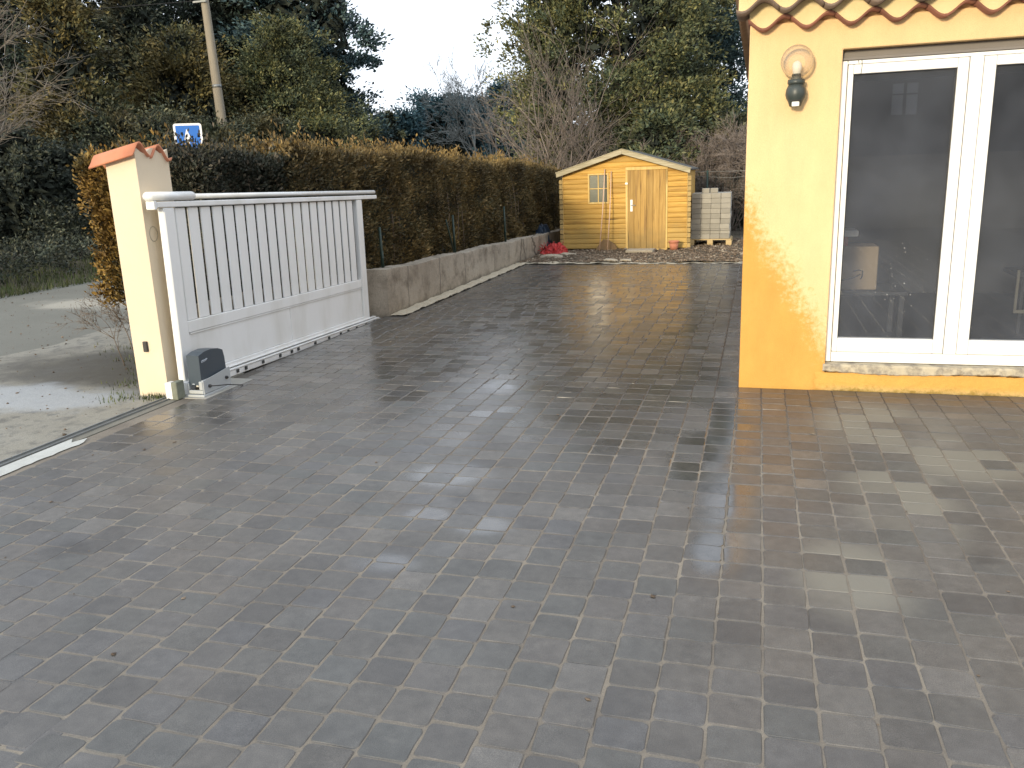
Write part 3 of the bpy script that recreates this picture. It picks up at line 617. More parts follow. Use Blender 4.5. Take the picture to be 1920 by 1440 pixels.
# ------------------------------------------------------------------ hedges
def hedge(name, x0,x1,y0,y1, zt, leaf, label, seed, n, ll=.045, lw=.02, z0=.25, faces=('px','ny','top'), core_in=.18, bulge=.12):
    """zt(Y): height of the top"""
    g = np.random.default_rng(seed); root = empty(name, ((x0+x1)/2, (y0+y1)/2, 0)); tag(root, label, 'hedge')
    def noisef(a, b): return (np.sin(a*2.1+seed)*np.sin(b*2.7+seed*2)+.6*np.sin(a*5.3+b*4.1)+.4*np.sin(a*11+1)*np.sin(b*9.7))/2
    areas = {'px': (y1-y0)*1.5, 'nx': (y1-y0)*.8, 'ny': (x1-x0)*1.5, 'top': (y1-y0)*(x1-x0)*.8}; tot = sum(areas[f] for f in faces)
    Cs, Os = [], []
    for f in faces:
        k = int(n*areas[f]/tot/8)
        u = g.random(k); w = g.random(k); dep = -np.abs(g.normal(size=k))*.07
        if f in ('px','nx'):
            Y = y0+(y1-y0)*u; T = zt(Y); Z = z0+(T-z0)*w; s = 1 if f=='px' else -1
            X = (x1 if s>0 else x0) + s*(noisef(Y,Z)*bulge+dep-.03); o = np.stack([np.full(k,float(s)), 0*u, 0*u+.25],1)
        elif f == 'ny':
            X = x0+(x1-x0)*u; T = zt(np.full(k,y0)); Z = z0+(T-z0)*w; Y = y0 - (noisef(X,Z)*bulge+dep-.03); o = np.stack([0*u, np.full(k,-1.), 0*u+.25],1)
        else:
            X = x0+(x1-x0)*u; Y = y0+(y1-y0)*w; Z = zt(Y)+noisef(X,Y)*bulge*.6+dep*.6+np.where(g.random(k)<.15, g.random(k)**2*.20, 0); o = np.stack([0*u,0*u,np.ones(k)],1)
        Cs.append(np.stack([X,Y,Z],1)); Os.append(o)
    C = np.concatenate(Cs); O = np.concatenate(Os)
    V, Fc = clump_leaves(g, C, .06*g.uniform(.6,1.5,len(C)), 8, ll, lw, O, .35, 1.0, .75)
    V = V - np.array([(x0+x1)/2, (y0+y1)/2, 0]); link('foliage', np_mesh('foliage', V, Fc), leaf, root)
    # dark filler: a lumpy body, the hedge's inner shade put into its colour
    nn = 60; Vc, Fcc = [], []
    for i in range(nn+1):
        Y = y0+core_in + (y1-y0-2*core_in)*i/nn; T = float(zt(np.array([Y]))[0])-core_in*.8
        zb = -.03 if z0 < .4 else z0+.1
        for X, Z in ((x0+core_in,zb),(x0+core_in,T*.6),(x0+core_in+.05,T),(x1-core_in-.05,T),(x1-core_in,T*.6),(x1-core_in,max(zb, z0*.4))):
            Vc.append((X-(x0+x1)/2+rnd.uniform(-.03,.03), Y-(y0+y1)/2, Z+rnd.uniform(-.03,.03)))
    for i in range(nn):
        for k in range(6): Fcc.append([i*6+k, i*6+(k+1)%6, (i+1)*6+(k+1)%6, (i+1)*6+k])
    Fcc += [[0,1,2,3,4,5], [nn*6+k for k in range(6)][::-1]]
    link('dark_core', py_mesh('dark_core', Vc, Fcc), M_CORE, root)
    # visible thin stems
    paths = []
    for i in range(int((y1-y0)*4)):
        Y = g.uniform(y0+.05, y1-.05); X = x1-.11+g.uniform(-.05,.05); T = zt(np.array([Y]))[0]; lean = g.uniform(-.25,.25)
        paths.append([(X-(x0+x1)/2, Y-(y0+y1)/2, z0, .008), (X-(x0+x1)/2+.02, Y-(y0+y1)/2+lean*.5, (z0+T)/2, .006), (X-(x0+x1)/2-.04, Y-(y0+y1)/2+lean, T-.15, .003)])
    tag(link('stems', tube_mesh('stems', paths, 4), M_TWIG, root), kind='stuff')
    return root
zt_main = lambda Y: 1.90 - .026*(Y-7.5) + .03*np.sin(Y*1.3)
hedge('hedge', -5.45,-4.37,7.5,19.2, zt_main, L_HEDGE, 'long clipped conifer hedge with golden brown top behind the low wall', 1, 150000, .05, .018, .30, ('px','top','ny'))
zt_dark = lambda Y: 1.79 + .035*np.sin(Y*5.0) - .02*(Y-6.2)
hedge('hedge', -5.25,-4.47,6.15,7.62, zt_dark, L_HEDGEDARK, 'dark purplish green hedge section right behind the cream pillar and gate', 2, 42000, .040, .022, .05, ('px','top','ny'), .18, .08)
zt_gold = lambda Y: 1.78 + .04*np.sin(Y*4.0)
hedge('hedge', -5.98,-5.15,6.4,7.9, zt_gold, L_HEDGEGOLD, 'golden brown hedge end sticking out to the left of the pillar', 3, 38000, .045, .022, .50, ('ny','top','px','nx'))
bare('dead_twigs', -5.55, 6.45, 'dry bare twigs at the foot of the golden hedge left of the pillar', 'twigs', M_TWIG, 31, 9, .95, .006, .5, 3, 3, twig=.002)

# ------------------------------------------------------------------ pillar
pil = empty('gate_pillar', (-4.41, 5.32, 0)); tag(pil, 'cream rendered gate pillar with a terracotta tile cap', 'pillar')
bm = bmesh.new()
px0, px1, py0, py1 = -.135, .128, -.172, .185
def topz(x, y): return 1.775 + (x-px1)*.20 + .02*math.cos((y-py0)/.19*2*math.pi)
NXp, NYp = 5, 13
gr = {}
for i in range(NXp):
    for jn in range(NYp):
        x = px0+(px1-px0)*i/(NXp-1); y = py0+(py1-py0)*jn/(NYp-1)
        gr[(i,jn,0)] = bm.verts.new((x,y,-.05)); gr[(i,jn,1)] = bm.verts.new((x,y,topz(x,y)+.03))
for i in range(NXp-1):
    for jn in range(NYp-1): bm.faces.new([gr[(i,jn,1)],gr[(i+1,jn,1)],gr[(i+1,jn+1,1)],gr[(i,jn+1,1)]])
for i in range(NXp-1):
    bm.faces.new([gr[(i,0,0)],gr[(i+1,0,0)],gr[(i+1,0,1)],gr[(i,0,1)]]); bm.faces.new([gr[(i+1,NYp-1,0)],gr[(i,NYp-1,0)],gr[(i,NYp-1,1)],gr[(i+1,NYp-1,1)]])
for jn in range(NYp-1):
    bm.faces.new([gr[(0,jn+1,0)],gr[(0,jn,0)],gr[(0,jn,1)],gr[(0,jn+1,1)]]); bm.faces.new([gr[(NXp-1,jn,0)],gr[(NXp-1,jn+1,0)],gr[(NXp-1,jn+1,1)],gr[(NXp-1,jn,1)]])
bm_obj('shaft', bm, M_PILLAR, pil)
def wave_tile(name, u0, u1, phase_len, amp, v0, v1, zfun, th, m, parent, n=14, taper=0):
    """tile running along x from v0 to v1, waving along y from u0 to u1"""
    V, Fc = [], []
    for layer in (0,1):
        for v in (v0, v1):
            for i in range(n+1):
                u = u0+(u1-u0)*i/n; V.append((v, u, zfun(v,u) - layer*th))
    N = n+1
    for i in range(n):
        Fc.append([i, N+i, N+i+1, i+1]); Fc.append([2*N+i, 2*N+i+1, 3*N+i+1, 3*N+i]); Fc.append([i, i+1, 2*N+i+1, 2*N+i]); Fc.append([N+i, 3*N+i, 3*N+i+1, N+i+1])
    Fc.append([0, 2*N, 3*N, N]); Fc.append([n, N+n, 3*N+n, 2*N+n])
    bm = bmesh.new(); vs = [bm.verts.new(v) for v in V]
    for f in Fc: bm.faces.new([vs[i] for i in f])
    bmesh.ops.recalc_face_normals(bm, faces=bm.faces)
    return bm_obj(name, bm, m, parent, True)
# two tile humps; the hump crest runs down towards the road
for k, yc in enumerate((-.135, .065)):
    zf = lambda v, u, yc=yc, k=k: 1.815 + (v-px1)*.20 + .046*math.cos((u-yc)/.2*2*math.pi)*(1 if u > yc-.1 else 1) - (.0 if k == 0 else .014) - (max(0,(u-yc)-.06)*.35 if k == 1 else 0)
    wave_tile('cap_tile', yc-.085, yc+.100+(.035 if k else -.006), .2, .045, -.245, .150, zf, .014, M_TERRA, pil, 16)
box('photocell', -.030,.004,-.192,-.170,.335,.415, M_INK, pil, .004, 2)
ring = tube_mesh('intercom_ring', [[(.1285, -.092+.042*math.cos(t), 1.21+.055*math.sin(t), .004) for t in np.linspace(0, 2*math.pi, 17)]], 4); link('intercom_ring', ring, simple('dark_cement_ring', (.36,.31,.22), (.46,.40,.29), 20), pil)

# ------------------------------------------------------------------ gate
gt = empty('sliding_gate', (-4.19, 5.2, 0)); gt.rotation_euler = (-.021, 0, 0); tag(gt, 'white slatted sliding gate standing open along the drive', 'gate')
def gb(name, x0,x1,y0,y1,z0,z1,m=None,bev=.004,par=None): return box(name, x0,x1,y0,y1,z0,z1, m or M_GATE, par or gt, bev)
gb('post', -.030,.030,-.005,.116,.085,1.395,None,.008); gb('post', -.030,.030,3.10,3.225,.085,1.395,None,.008)
gb('middle_rail', -.022,.022,.118,3.098,.452,.540); gb('bottom_rail', -.026,.026,.118,3.098,.085,.128)
gb('lower_panel', -.010,.010,.120,1.602,.130,.450,None,.002); gb('lower_panel', -.010,.010,1.612,3.096,.130,.450,None,.002); gb('panel_joint', -.013,.013,1.6025,1.6115,.130,.450,None,.001)
gb('panel_bead', .0115,.020,.140,3.096,.438,.449,None,.001)
NS = 19; pit = (3.085-.165)/NS
slat0 = None
for i in range(NS):
    y = .147 + i*pit
    if slat0 is None: slat0 = box('slat', -.009,.009,0,pit-.036,.5415,1.392, M_GATE, gt, .005); slat0.location.y = y
    else: o = slat0.copy(); col.objects.link(o); o.location.y = y
gb('upper_rail', -.032,.034,-.075,3.60,1.398,1.440,None,.006); gb('upper_rail', -.020,.022,-.07,3.60,1.450,1.456,M_STEEL_DK,.001)
# rounded top rail
def rounded(y0, y1, r_, zc, name, m, w=1.35):
    pts = [(w*r_*math.cos(t), zc+r_*math.sin(t)) for t in np.linspace(0, 2*math.pi, 15)[:-1]]; return prism(name, pts, 'y', y0, y1, m, gt, True)
rounded(-.06, 3.585, .020, 1.474, 'top_rail', M_GATE); rounded(-.12, .36, .034, 1.478, 'top_catch_cover', M_GATE)
gb('rail_end_cap', -.036,.036,-.110,-.077,1.385,1.446,M_GATE,.004)
# bottom running beam with rack
gb('running_beam', -.004,.052,.16,3.66,.012,.060,None,.004); gb('beam_lip', .0,.060,.16,3.40,.064,.078,None,.003); gb('beam_lip', .0,.045,.16,3.35,.088,.098,None,.003)
for i, y in enumerate((.62,.74,1.0,1.28,1.48,1.60,1.92,2.2,2.45,2.62,2.82,3.05,3.25)):
    gb('rack_bolt', .0525,.064,y,y+.030,.030,.058,M_RUBBER,.002)
gb('end_roller', .0,.045,3.66,3.72,.0,.075,M_STEEL_DK,.004); gb('end_bracket', .0,.07,-.03,.06,.0,.098,M_GATE,.004)
tag(bm_obj('end_stop_block', box_bm(-4.212,-4.150,5.03,5.10,.0,.125,.005), M_WHITE), 'white end stop block at the foot of the pillar beside the gate motor', 'gate stop')
tag(box('roller_bracket', -4.148,-4.10,5.02,5.11,.0,.135, simple('mossy_steel', (.12,.13,.09),(.24,.25,.2),30,.8), None, .004), 'mossy steel roller bracket between the end stop and the gate motor', 'bracket')

# ------------------------------------------------------------------ gate motor
mo = empty('gate_motor', (-4.035, 5.30, 0)); tag(mo, 'blue grey electric gate motor on a pale base beside the gate', 'gate motor')
# cover: curved top
pts = [(-.155,.085),(.165,.085),(.158,.24),(.145,.300),(.09,.322),(.0,.334),(-.08,.330),(-.150,.312)]
bmx = prism('cover', pts, 'x', -.048, .062, M_MOTOR, mo)
box('base_shell', .0625,.078,-.160,.170,.022,.125, M_MOTORB, mo, .005, 2)
prism('base_side', [(-.165,.022),(.172,.022),(.172,.158),(-.060,.132),(-.165,.122)], 'x', .0785, .086, M_MOTORB, mo)
box('front_lip', -.055,.080,-.172,-.158,.022,.050, M_MOTORB, mo, .004); box('front_corner', .048,.080,-.1725,-.158,.052,.118, M_MOTORB, mo, .004); box('front_corner', -.055,-.040,-.1725,-.158,.052,.105, M_MOTORB, mo, .004)
box('foot_plate', -.060,.095,-.185,.180,.0,.018, M_MOTORB, mo, .003)
for y in (-.10,.115):
    o = lathe('cable_gland', [(0,0),(.013,0),(.013,.012),(.006,.02),(0,.02)], M_BLACK, mo, (0,0,0), 10); o.rotation_euler = (0, R(90), 0); o.location = (.086, y, .070 if y < 0 else .085)
link('cable', tube_mesh('cable', [[(.10,-.10,.07,.004),(.13,-.05,.062,.004),(.14,.05,.045,.004),(.16,.14,.02,.004),(.17,.2,.004,.004)]], 6), M_BLACK, mo)
# small pale script mark on the side of the cover
link('logo_mark', tube_mesh('logo_mark', [[(.0635, y, z, .0035) for y, z in ((-.125,.262),(-.110,.270),(-.100,.263),(-.090,.272),(-.078,.266),(-.066,.275),(-.055,.272))], [(.0635, y, z, .0022) for y, z in ((-.128,.256),(-.095,.258),(-.06,.266))]], 5), M_LOGO, mo)
box('screw_cap', -.015,.005,-.161,-.157,.092,.098, M_LOGO, mo, .001)
tag(box('motor_plinth', -4.14,-3.90,5.08,5.70,-.01,.003, M_PLINTH, None, .001), 'pale cement bed under the gate motor', 'plinth')

# ------------------------------------------------------------------ shed
SY = 16.4; sx0, sx1 = -3.70, -1.305; SD = 2.0
sh = empty('garden_shed', (-2.52, SY, 0)); tag(sh, 'honey coloured wooden garden shed with window and plank door', 'shed')
def sb(name, x0,x1,y0,y1,z0,z1,m,bev=.003,par=None,seg=1): return box(name, x0+2.52,x1+2.52,y0-SY,y1-SY,z0,z1,m,par or sh,bev,seg)
APX, APZ, EZ = -2.52, 1.86, 1.475
def roofz(x): return APZ - abs(x-APX)*(APZ-EZ)/(1.24)
def plank(x0, x1, z0, z1, name='plank'):
    """rounded log cladding plank on the front wall"""
    yb = 0.0; h = z1-z0; pts = [(.02,z0),(-.006,z0),(-.014,z0+h*.12),(-.016,z0+h*.5),(-.014,z0+h*.88),(-.007,z1-.003),(.02,z1-.003)]
    return prism(name, pts, 'x', x0+2.52, x1+2.52, M_PINE, sh)
ph = .0965; z = .035
win = (-3.205,-2.795,.9035,1.4825); dr = (-2.47,-1.665)
while z < 1.86:
    z1 = z+ph
    L, Rr_ = sx0, sx1
    if z1 > EZ: 
        half = (APZ - z1)/(APZ-EZ)*1.24 if z1 < APZ else .05
        half2 = max(.04, half+.10); L, Rr_ = max(sx0, APX-half2), min(sx1, APX+half2)
    if z < 1.50:
        segs = [(L, dr[0]), (dr[1], Rr_)]
        if z1 > win[2]+.02 and z < win[3]-.03: segs = [(L, win[0]), (win[1], dr[0]), (dr[1], Rr_)]
    else: segs = [(L, Rr_)]
    for a, b in segs:
        if b-a > .05:
            if z1 > APZ-.02: continue
            plank(a+.001, b-.001, z, z1)
    z = z1
prism('gable_board', [(sx0+2.53, 1.40), (sx1+2.51, 1.40), (sx1+2.51, roofz(sx1)+.02), (APX+2.52, APZ+.03), (sx0+2.53, roofz(sx0)+.02)], 'y', .0, .03, M_PINE, sh)
for x in (sx0+.0, sx1-.0):
    sgn = -1 if x < -2.5 else 1
    sb('corner_post', x-.012 if sgn<0 else x+.0025, x-.0025 if sgn<0 else x+.012, SY-.028, SY+.02, .03, roofz(x)-.05, M_TRIM, .002)
    zz = .035
    while zz+ph < roofz(x)-.04:
        a, b = (x-.078, x-.014) if sgn < 0 else (x+.014, x+.078)
        sb('log_end', a, b, SY-.045+rnd.uniform(-.006,.006), SY+.02, zz+.004, zz+ph-.006, M_ENDS, .012, None, 2); zz += ph
# side and back walls
for nm, xa, xb in (('side_wall', sx0, sx0+.03), ('side_wall', sx1-.03, sx1)):
    sb(nm, xa, xb, SY+.035, SY+SD, .03, EZ+.0, M_PINE, .002)
prism('back_wall', [(sx0+2.52,.03),(sx1+2.52,.03),(sx1+2.52,EZ-.02),(APX+2.52,APZ-.03),(sx0+2.52,EZ-.02)], 'y', SD+.002, SD+.03, M_PINE, sh)
# roof planes and barge boards
for s in (-1, 1):
    a = math.atan2(APZ-EZ, 1.24); Lr = 1.34
    o = box('roof', 0, Lr, -.14, SD+.15, -.012, .012, M_FELT, sh, .002); o.location = (.0+(.004*s), 0, APZ+.035); o.rotation_euler = (0, a if s>0 else math.pi-a, 0)
    th = .034
    x_a, z_a = s*.0015, APZ+.048; x_b, z_b = s*1.285, APZ+.048-(APZ-EZ)/1.24*1.285
    prism('barge_board', [(x_a,z_a),(x_b,z_b),(x_b+s*(-.01),z_b-.078),(x_a,z_a-.085)], 'y', -.175, -.150, M_BARGE, sh)
    prism('barge_cover_strip', [(x_a,z_a+.014),(x_b+s*.012,z_b+.014),(x_b+s*.012,z_b+.002),(x_a,z_a+.002)], 'y', -.182, -.11, M_BARGE, sh)
# door
dw0, dw1 = -2.425, -1.705
n = 6; pw = (dw1-dw0)/n
dl = empty('door', (dw0+2.52, -.012, 0)); dl.parent = sh
for i in range(n): box('door_plank', i*pw+.0015, (i+1)*pw-.0015, -.014, .008, .03, 1.515, M_DOORPINE, dl, .003)
box('handle_plate', .048,.092,-.022,-.0155,.745,.965, M_SIGNW, dl, .002); box('handle_lever', .06,.15,-.05,-.036,.855,.870, M_STEEL, dl, .004); box('handle_neck', .062,.078,-.036,-.0225,.856,.869, M_STEEL, dl, .001)
sb('door_frame', dr[0]+.001, dw0-.002, SY-.028, SY+.01, .03, 1.515, M_TRIM); sb('door_frame', dw1+.002, dr[1]-.001, SY-.028, SY+.01, .03, 1.515, M_TRIM); sb('door_lintel', dr[0], dr[1], SY-.034, SY-.0205, 1.517, 1.577, M_TRIM)
sb('door_threshold', dr[0], dr[1], SY-.03, SY+.01, .0, .028, M_TRIM)
sb('hook_plate', -2.475,-2.425, SY-.046, SY-.029, 1.255, 1.290, M_SIGNW, .002)
# window
wf = empty('window', (win[0]+2.52, -.014, win[2])); wf.parent = sh
ww, wh = win[1]-win[0], win[3]-win[2]
for a in ((0,ww,0,.032),(0,ww,wh-.032,wh),(0,.032,.033,wh-.033),(ww-.032,ww,.033,wh-.033)): box('window_frame', a[0],a[1],-.018,.012,a[2],a[3], M_TRIM, wf, .003)
box('glazing_bar', ww/2-.009,ww/2+.009,-.012,.004,.033,wh-.033, M_TRIM, wf, .002); 
for a, b in ((.033, ww/2-.010),(ww/2+.010, ww-.033)): box('glazing_bar', a,b,-.010,.003,wh/2-.009,wh/2+.009, M_TRIM, wf, .002)
for a, b in ((.033, ww/2-.010),(ww/2+.010, ww-.033)):
    for c_, d in ((.033, wh/2-.010),(wh/2+.010, wh-.033)): box('pane', a,b,.0045,.0075,c_,d, M_SHEDGLASS, wf, 0)
# things beside the shed
for i, (pa, pb, lb) in enumerate([((1134,317),(1124,466),'thin pale cane leaning on the shed wall just left of its window edge'),((1146,321),(1139,470),'pinkish cane leaning on the shed wall nearest the door')]):
    a, b = at_depth(*pa, 16.34), at_depth(*pb, 16.08)
    tag(link('cane', tube_mesh('cane', [[(a[0],16.34,a[2],.010),((a[0]+b[0])/2+.01,16.21,(a[2])/2,.011),(b[0],16.08,.03,.012)]], 6), M_STICK), lb, 'cane', 'canes leaning on the shed')
bm = bmesh.new(); vs = [bm.verts.new(v) for v in ((-3.06,16.25,.0),(-2.60,16.27,.0),(-2.66,16.30,.12),(-2.80,16.33,.215),(-2.90,16.33,.225),(-3.0,16.30,.10))]; bm.faces.new(vs)
r_ = bmesh.ops.extrude_face_region(bm, geom=bm.faces[:]); bmesh.ops.translate(bm, vec=(0,-.03,0), verts=[v for v in r_['geom'] if isinstance(v, bmesh.types.BMVert)]); bmesh.ops.recalc_face_normals(bm, faces=bm.faces)
tag(bm_obj('brown_board', bm, M_MOUND), 'worn brown board piece leaning low against the shed wall beside the canes', 'board')
pt = empty('plant_pot', (-1.515, 16.12, .03)); tag(pt, 'terracotta flower pot standing at the right of the shed door', 'plant pot')
lathe('pot_body', [(0,0),(.072,0),(.088,.135),(.080,.135),(.070,.06),(0,.06)], M_POT, pt); lathe('pot_rim', [(.089,.130),(.100,.130),(.102,.165),(.090,.167),(.086,.150)], M_POT, pt)
# crumpled red plastic
def crumple(name, x0,x1,y0,y1,h, m, seed, parent=None, nx=22, ny=14):
    g = np.random.default_rng(seed); V = []
    for jn in range(ny):
        for i in range(nx):
            u, w = i/(nx-1), jn/(ny-1); e = math.sin(math.pi*u)**.6*math.sin(math.pi*w)**.6
            V.append((x0+(x1-x0)*u+g.normal()*.018, y0+(y1-y0)*w+g.normal()*.018, max(.0, h*(.35+.65*u)*e*(.75+.4*g.random()))+.02))
    Fc = [[jn*nx+i, jn*nx+i+1, (jn+1)*nx+i+1, (jn+1)*nx+i] for jn in range(ny-1) for i in range(nx-1)]
    o = link(name, py_mesh(name, V, Fc), m, parent); sm = o.modifiers.new('t','SOLIDIFY'); sm.thickness = .004; return o
rd = empty('plastic_heap', (0,0,0)); tag(rd, 'crumpled heap of red plastic netting against the left corner of the shed', 'plastic netting')
crumple('netting_sheet', -3.99,-3.52,15.45,15.95,.27, M_RED, 4, rd)
gg = random.Random(9); paths = []
for i in range(16):
    a = (gg.uniform(-3.95,-3.55), gg.uniform(15.5,15.8)); paths.append([(a[0]-.0,a[1],.05,.006),(a[0]+gg.uniform(-.1,.1),a[1]-.05,.15+gg.uniform(0,.12),.006),(a[0]+gg.uniform(-.2,.2),a[1]-.1,.06,.006)])
link('netting_cord', tube_mesh('netting_cord', paths, 4), M_RED, rd)
tb = crumple('blue_sheet', -4.40,-4.02,16.1,16.9,.70, M_BLUETARP, 8, None, 14, 16); tag(tb, 'dark blue plastic sheet bunched between the hedge end and the shed', 'tarpaulin')

# ------------------------------------------------------------------ pallet and blocks
pa = empty('pallet', (-.90, 17.45, 0)); tag(pa, 'wooden pallet carrying the grey concrete blocks', 'pallet')
for i in range(5): box('deck_board', -.40,.40,-.38+i*.17,-.38+i*.17+.11,.118,.138, M_PALLET, pa, .002)
for x in (-.36, 0, .36):
    for y in (-.36, .05, .42): box('pallet_block', x-.055,x+.055,y-.06 if y>-.3 else y-.02,y+.06 if y>-.3 else y+.08,.020,.117, M_PALLET, pa, .003)
for x in (-.36, 0, .36): box('bottom_runner', x-.05,x+.05,-.38,.48,.002,.019, M_PALLET, pa, .002)
bs = empty('block_stack', (-.90, 17.45, .14)); tag(bs, 'strapped stack of grey concrete paving blocks on the pallet', 'block stack')
gk = random.Random(4); bw, bd, bh = .1875, .1875, .0985
bme = bpy.data.meshes.new('block'); b_ = box_bm(-bw/2+.0015,bw/2-.0015,-bd/2+.0015,bd/2-.0015,0,bh-.002,.006); b_.to_mesh(bme); b_.free(); bme.materials.append(M_BLOCK)
for L in range(9):
    off_ = gk.uniform(-.008,.008)
    for i in range(4):
        for jn in range(4):
            if 0 < i < 3 and 0 < jn < 3 and L < 8: continue
            o = bpy.data.objects.new('block', bme); col.objects.link(o); o.parent = bs
            o.location = ((i-1.5)*bw+off_+gk.uniform(-.002,.002), (jn-1.5)*bd+.02+gk.uniform(-.003,.003), L*bh); o.rotation_euler.z = gk.uniform(-.01,.01)
box('strap', -.385,.385,-.372,-.368,.165,.172, M_BLACK, bs, .0)
for i, (x, y) in enumerate(((-.985,17.25),(-.845,17.26))):
    o = bpy.data.objects.new('loose_block', bme); col.objects.link(o); o.location = (x-.02 if i == 0 else x, y, .14+9*bh); o.scale = (.78,1,.95)
    tag(o, ('left' if i == 0 else 'right')+' one of the two loose grey blocks lying on top of the stack', 'concrete block', 'loose blocks on the stack')

# ------------------------------------------------------------------ wire fence right of the shed and posts along the hedge
fn = empty('wire_fence', (-1.2, 18.9, 0)); tag(fn, 'green wire mesh fence behind the block stack right of the shed', 'fence')
for i, x in enumerate((.12, 1.25, 2.6)):
    link('fence_post', tube_mesh('fence_post', [[(x,0,0,.022),(x,0,1.45,.022)]], 7), M_GREEN, fn)
link('top_wire', tube_mesh('top_wire', [[(-.15,0,1.43,.006),(1.3,0,1.41,.006),(4,0,1.42,.006)],[(-.15,0,1.34,.004),(.6,0,1.28,.004),(1.3,0,1.33,.004),(4,0,1.3,.004)]], 4), M_STEEL, fn)
paths = [[(x,0,.02,.0025),(x,0,1.40,.0025)] for x in np.arange(-.15,4,.075)] + [[(-.15,0,z_,.0025),(4,0,z_,.0025)] for z_ in np.arange(.08,1.4,.09)]
tag(link('mesh_wires', tube_mesh('mesh_wires', paths, 3), M_GREEN, fn), kind='stuff')
for i, (y, lb) in enumerate(((8.9,'green metal fence post in the hedge nearest the gate'),(11.35,'green metal fence post in the middle of the hedge face'),(13.9,'green metal fence post in the hedge close to the shed'))):
    tp = wall_z(y)
    tag(link('hedge_post', tube_mesh('hedge_post', [[(-4.175,y,tp-.1,.020),(-4.185,y,1.0,.016)],[(-4.185,y-.02,tp,.012),(-4.185,y-.28,1.0 if i != 1 else .95,.012)] if i == 1 else [(-4.175,y,tp-.1,.015),(-4.175,y,tp+.2,.015)]], 7), M_GREEN), lb, 'fence post', 'green posts along the hedge')

# ------------------------------------------------------------------ house
FY = 6.0; HX0, HX1, HY1, HZ = -.092, 4.6, 12.0, 2.42
ox0, ox1, oz0, oz1 = .483, 2.045, .118, 2.236
hs = empty('house', (0, 0, 0)); tag(hs, 'yellow rendered house with white glazed door and tiled eaves', 'house')
def hb(name, *a, **k): return box(name, *a[:6], a[6], hs, k.get('bev', .004), k.get('seg', 1))
# the front wall, one piece with the opening left out
def front_wall():
    xs = [HX0, ox0, ox1, HX1]; zs = [-.05, oz0, oz1, HZ]; V, Fc = [], []
    for y in (FY, FY+.26):
        for z in zs:
            for x in xs: V.append((x, y, z))
    def I(l, r_, c_): return l*16+r_*4+c_
    for r_ in range(3):
        for c_ in range(3):
            if r_ == 1 and c_ == 1: continue
            Fc.append([I(0,r_,c_), I(0,r_,c_+1), I(0,r_+1,c_+1), I(0,r_+1,c_)]); Fc.append([I(1,r_,c_), I(1,r_+1,c_), I(1,r_+1,c_+1), I(1,r_,c_+1)])
    Fc += [[I(0,1,1),I(1,1,1),I(1,1,2),I(0,1,2)],[I(0,2,1),I(0,2,2),I(1,2,2),I(1,2,1)],[I(0,1,1),I(0,2,1),I(1,2,1),I(1,1,1)],[I(0,1,2),I(1,1,2),I(1,2,2),I(0,2,2)]]
    for r_ in range(3): Fc.append([I(0,r_,0),I(0,r_+1,0),I(1,r_+1,0),I(1,r_,0)]); Fc.append([I(0,r_,3),I(1,r_,3),I(1,r_+1,3),I(0,r_+1,3)])
    for c_ in range(3): Fc.append([I(0,3,c_),I(0,3,c_+1),I(1,3,c_+1),I(1,3,c_)])
    bm = bmesh.new(); vs = [bm.verts.new(v) for v in V]
    for f in Fc: bm.faces.new([vs[i] for i in f])
    bmesh.ops.recalc_face_normals(bm, faces=bm.faces)
    return bm_obj('wall', bm, M_FACADE, hs)
fw = front_wall(); bv = fw.modifiers.new('soft_edge', 'BEVEL'); bv.width = .007; bv.segments = 2; bv.limit_method = 'ANGLE'
hb('wall', HX0, HX0+.22, FY+.262, HY1, -.05, HZ, M_FACADE, bev=0); hb('wall', HX1-.22, HX1, FY+.262, HY1, -.05, HZ, M_FACADE, bev=0); hb('wall', HX0+.222, HX1-.222, HY1-.2, HY1, -.05, HZ, M_FACADE, bev=0)
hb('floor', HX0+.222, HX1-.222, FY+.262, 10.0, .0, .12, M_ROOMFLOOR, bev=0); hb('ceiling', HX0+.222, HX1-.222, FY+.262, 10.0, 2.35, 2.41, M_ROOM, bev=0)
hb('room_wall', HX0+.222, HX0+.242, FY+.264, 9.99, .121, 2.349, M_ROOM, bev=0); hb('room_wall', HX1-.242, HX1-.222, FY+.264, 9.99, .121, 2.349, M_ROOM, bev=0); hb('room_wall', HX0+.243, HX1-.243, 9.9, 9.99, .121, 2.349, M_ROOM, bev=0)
# cement sill, rough
V, Fc = [], []; nS = 70; g = random.Random(21)
for i in range(nS+1):
    x = ox0-.015 + (ox1-ox0+.03)*i/nS; lo = .125 + .012*math.sin(x*5)+g.uniform(-.004,.004) - .02*max(0, x-1.3)
    for y, z in ((FY+.12,.188),(FY-.012,.186),(FY-.018,.172),(FY-.016,lo+.01),(FY-.002,lo),(FY+.12,lo)): V.append((x, y+(g.uniform(-.004,.004) if y < FY+.05 else 0), z))
for i in range(nS):
    for k in range(6): Fc.append([i*6+k, i*6+(k+1)%6, (i+1)*6+(k+1)%6, (i+1)*6+k])
Fc += [list(range(6)), [nS*6+k for k in range(6)][::-1]]
bm = bmesh.new(); vs = [bm.verts.new(v) for v in V]; [bm.faces.new([vs[i] for i in f]) for f in Fc]; bmesh.ops.recalc_face_normals(bm, faces=bm.faces)
bm_obj('sill', bm, M_SILL, hs)
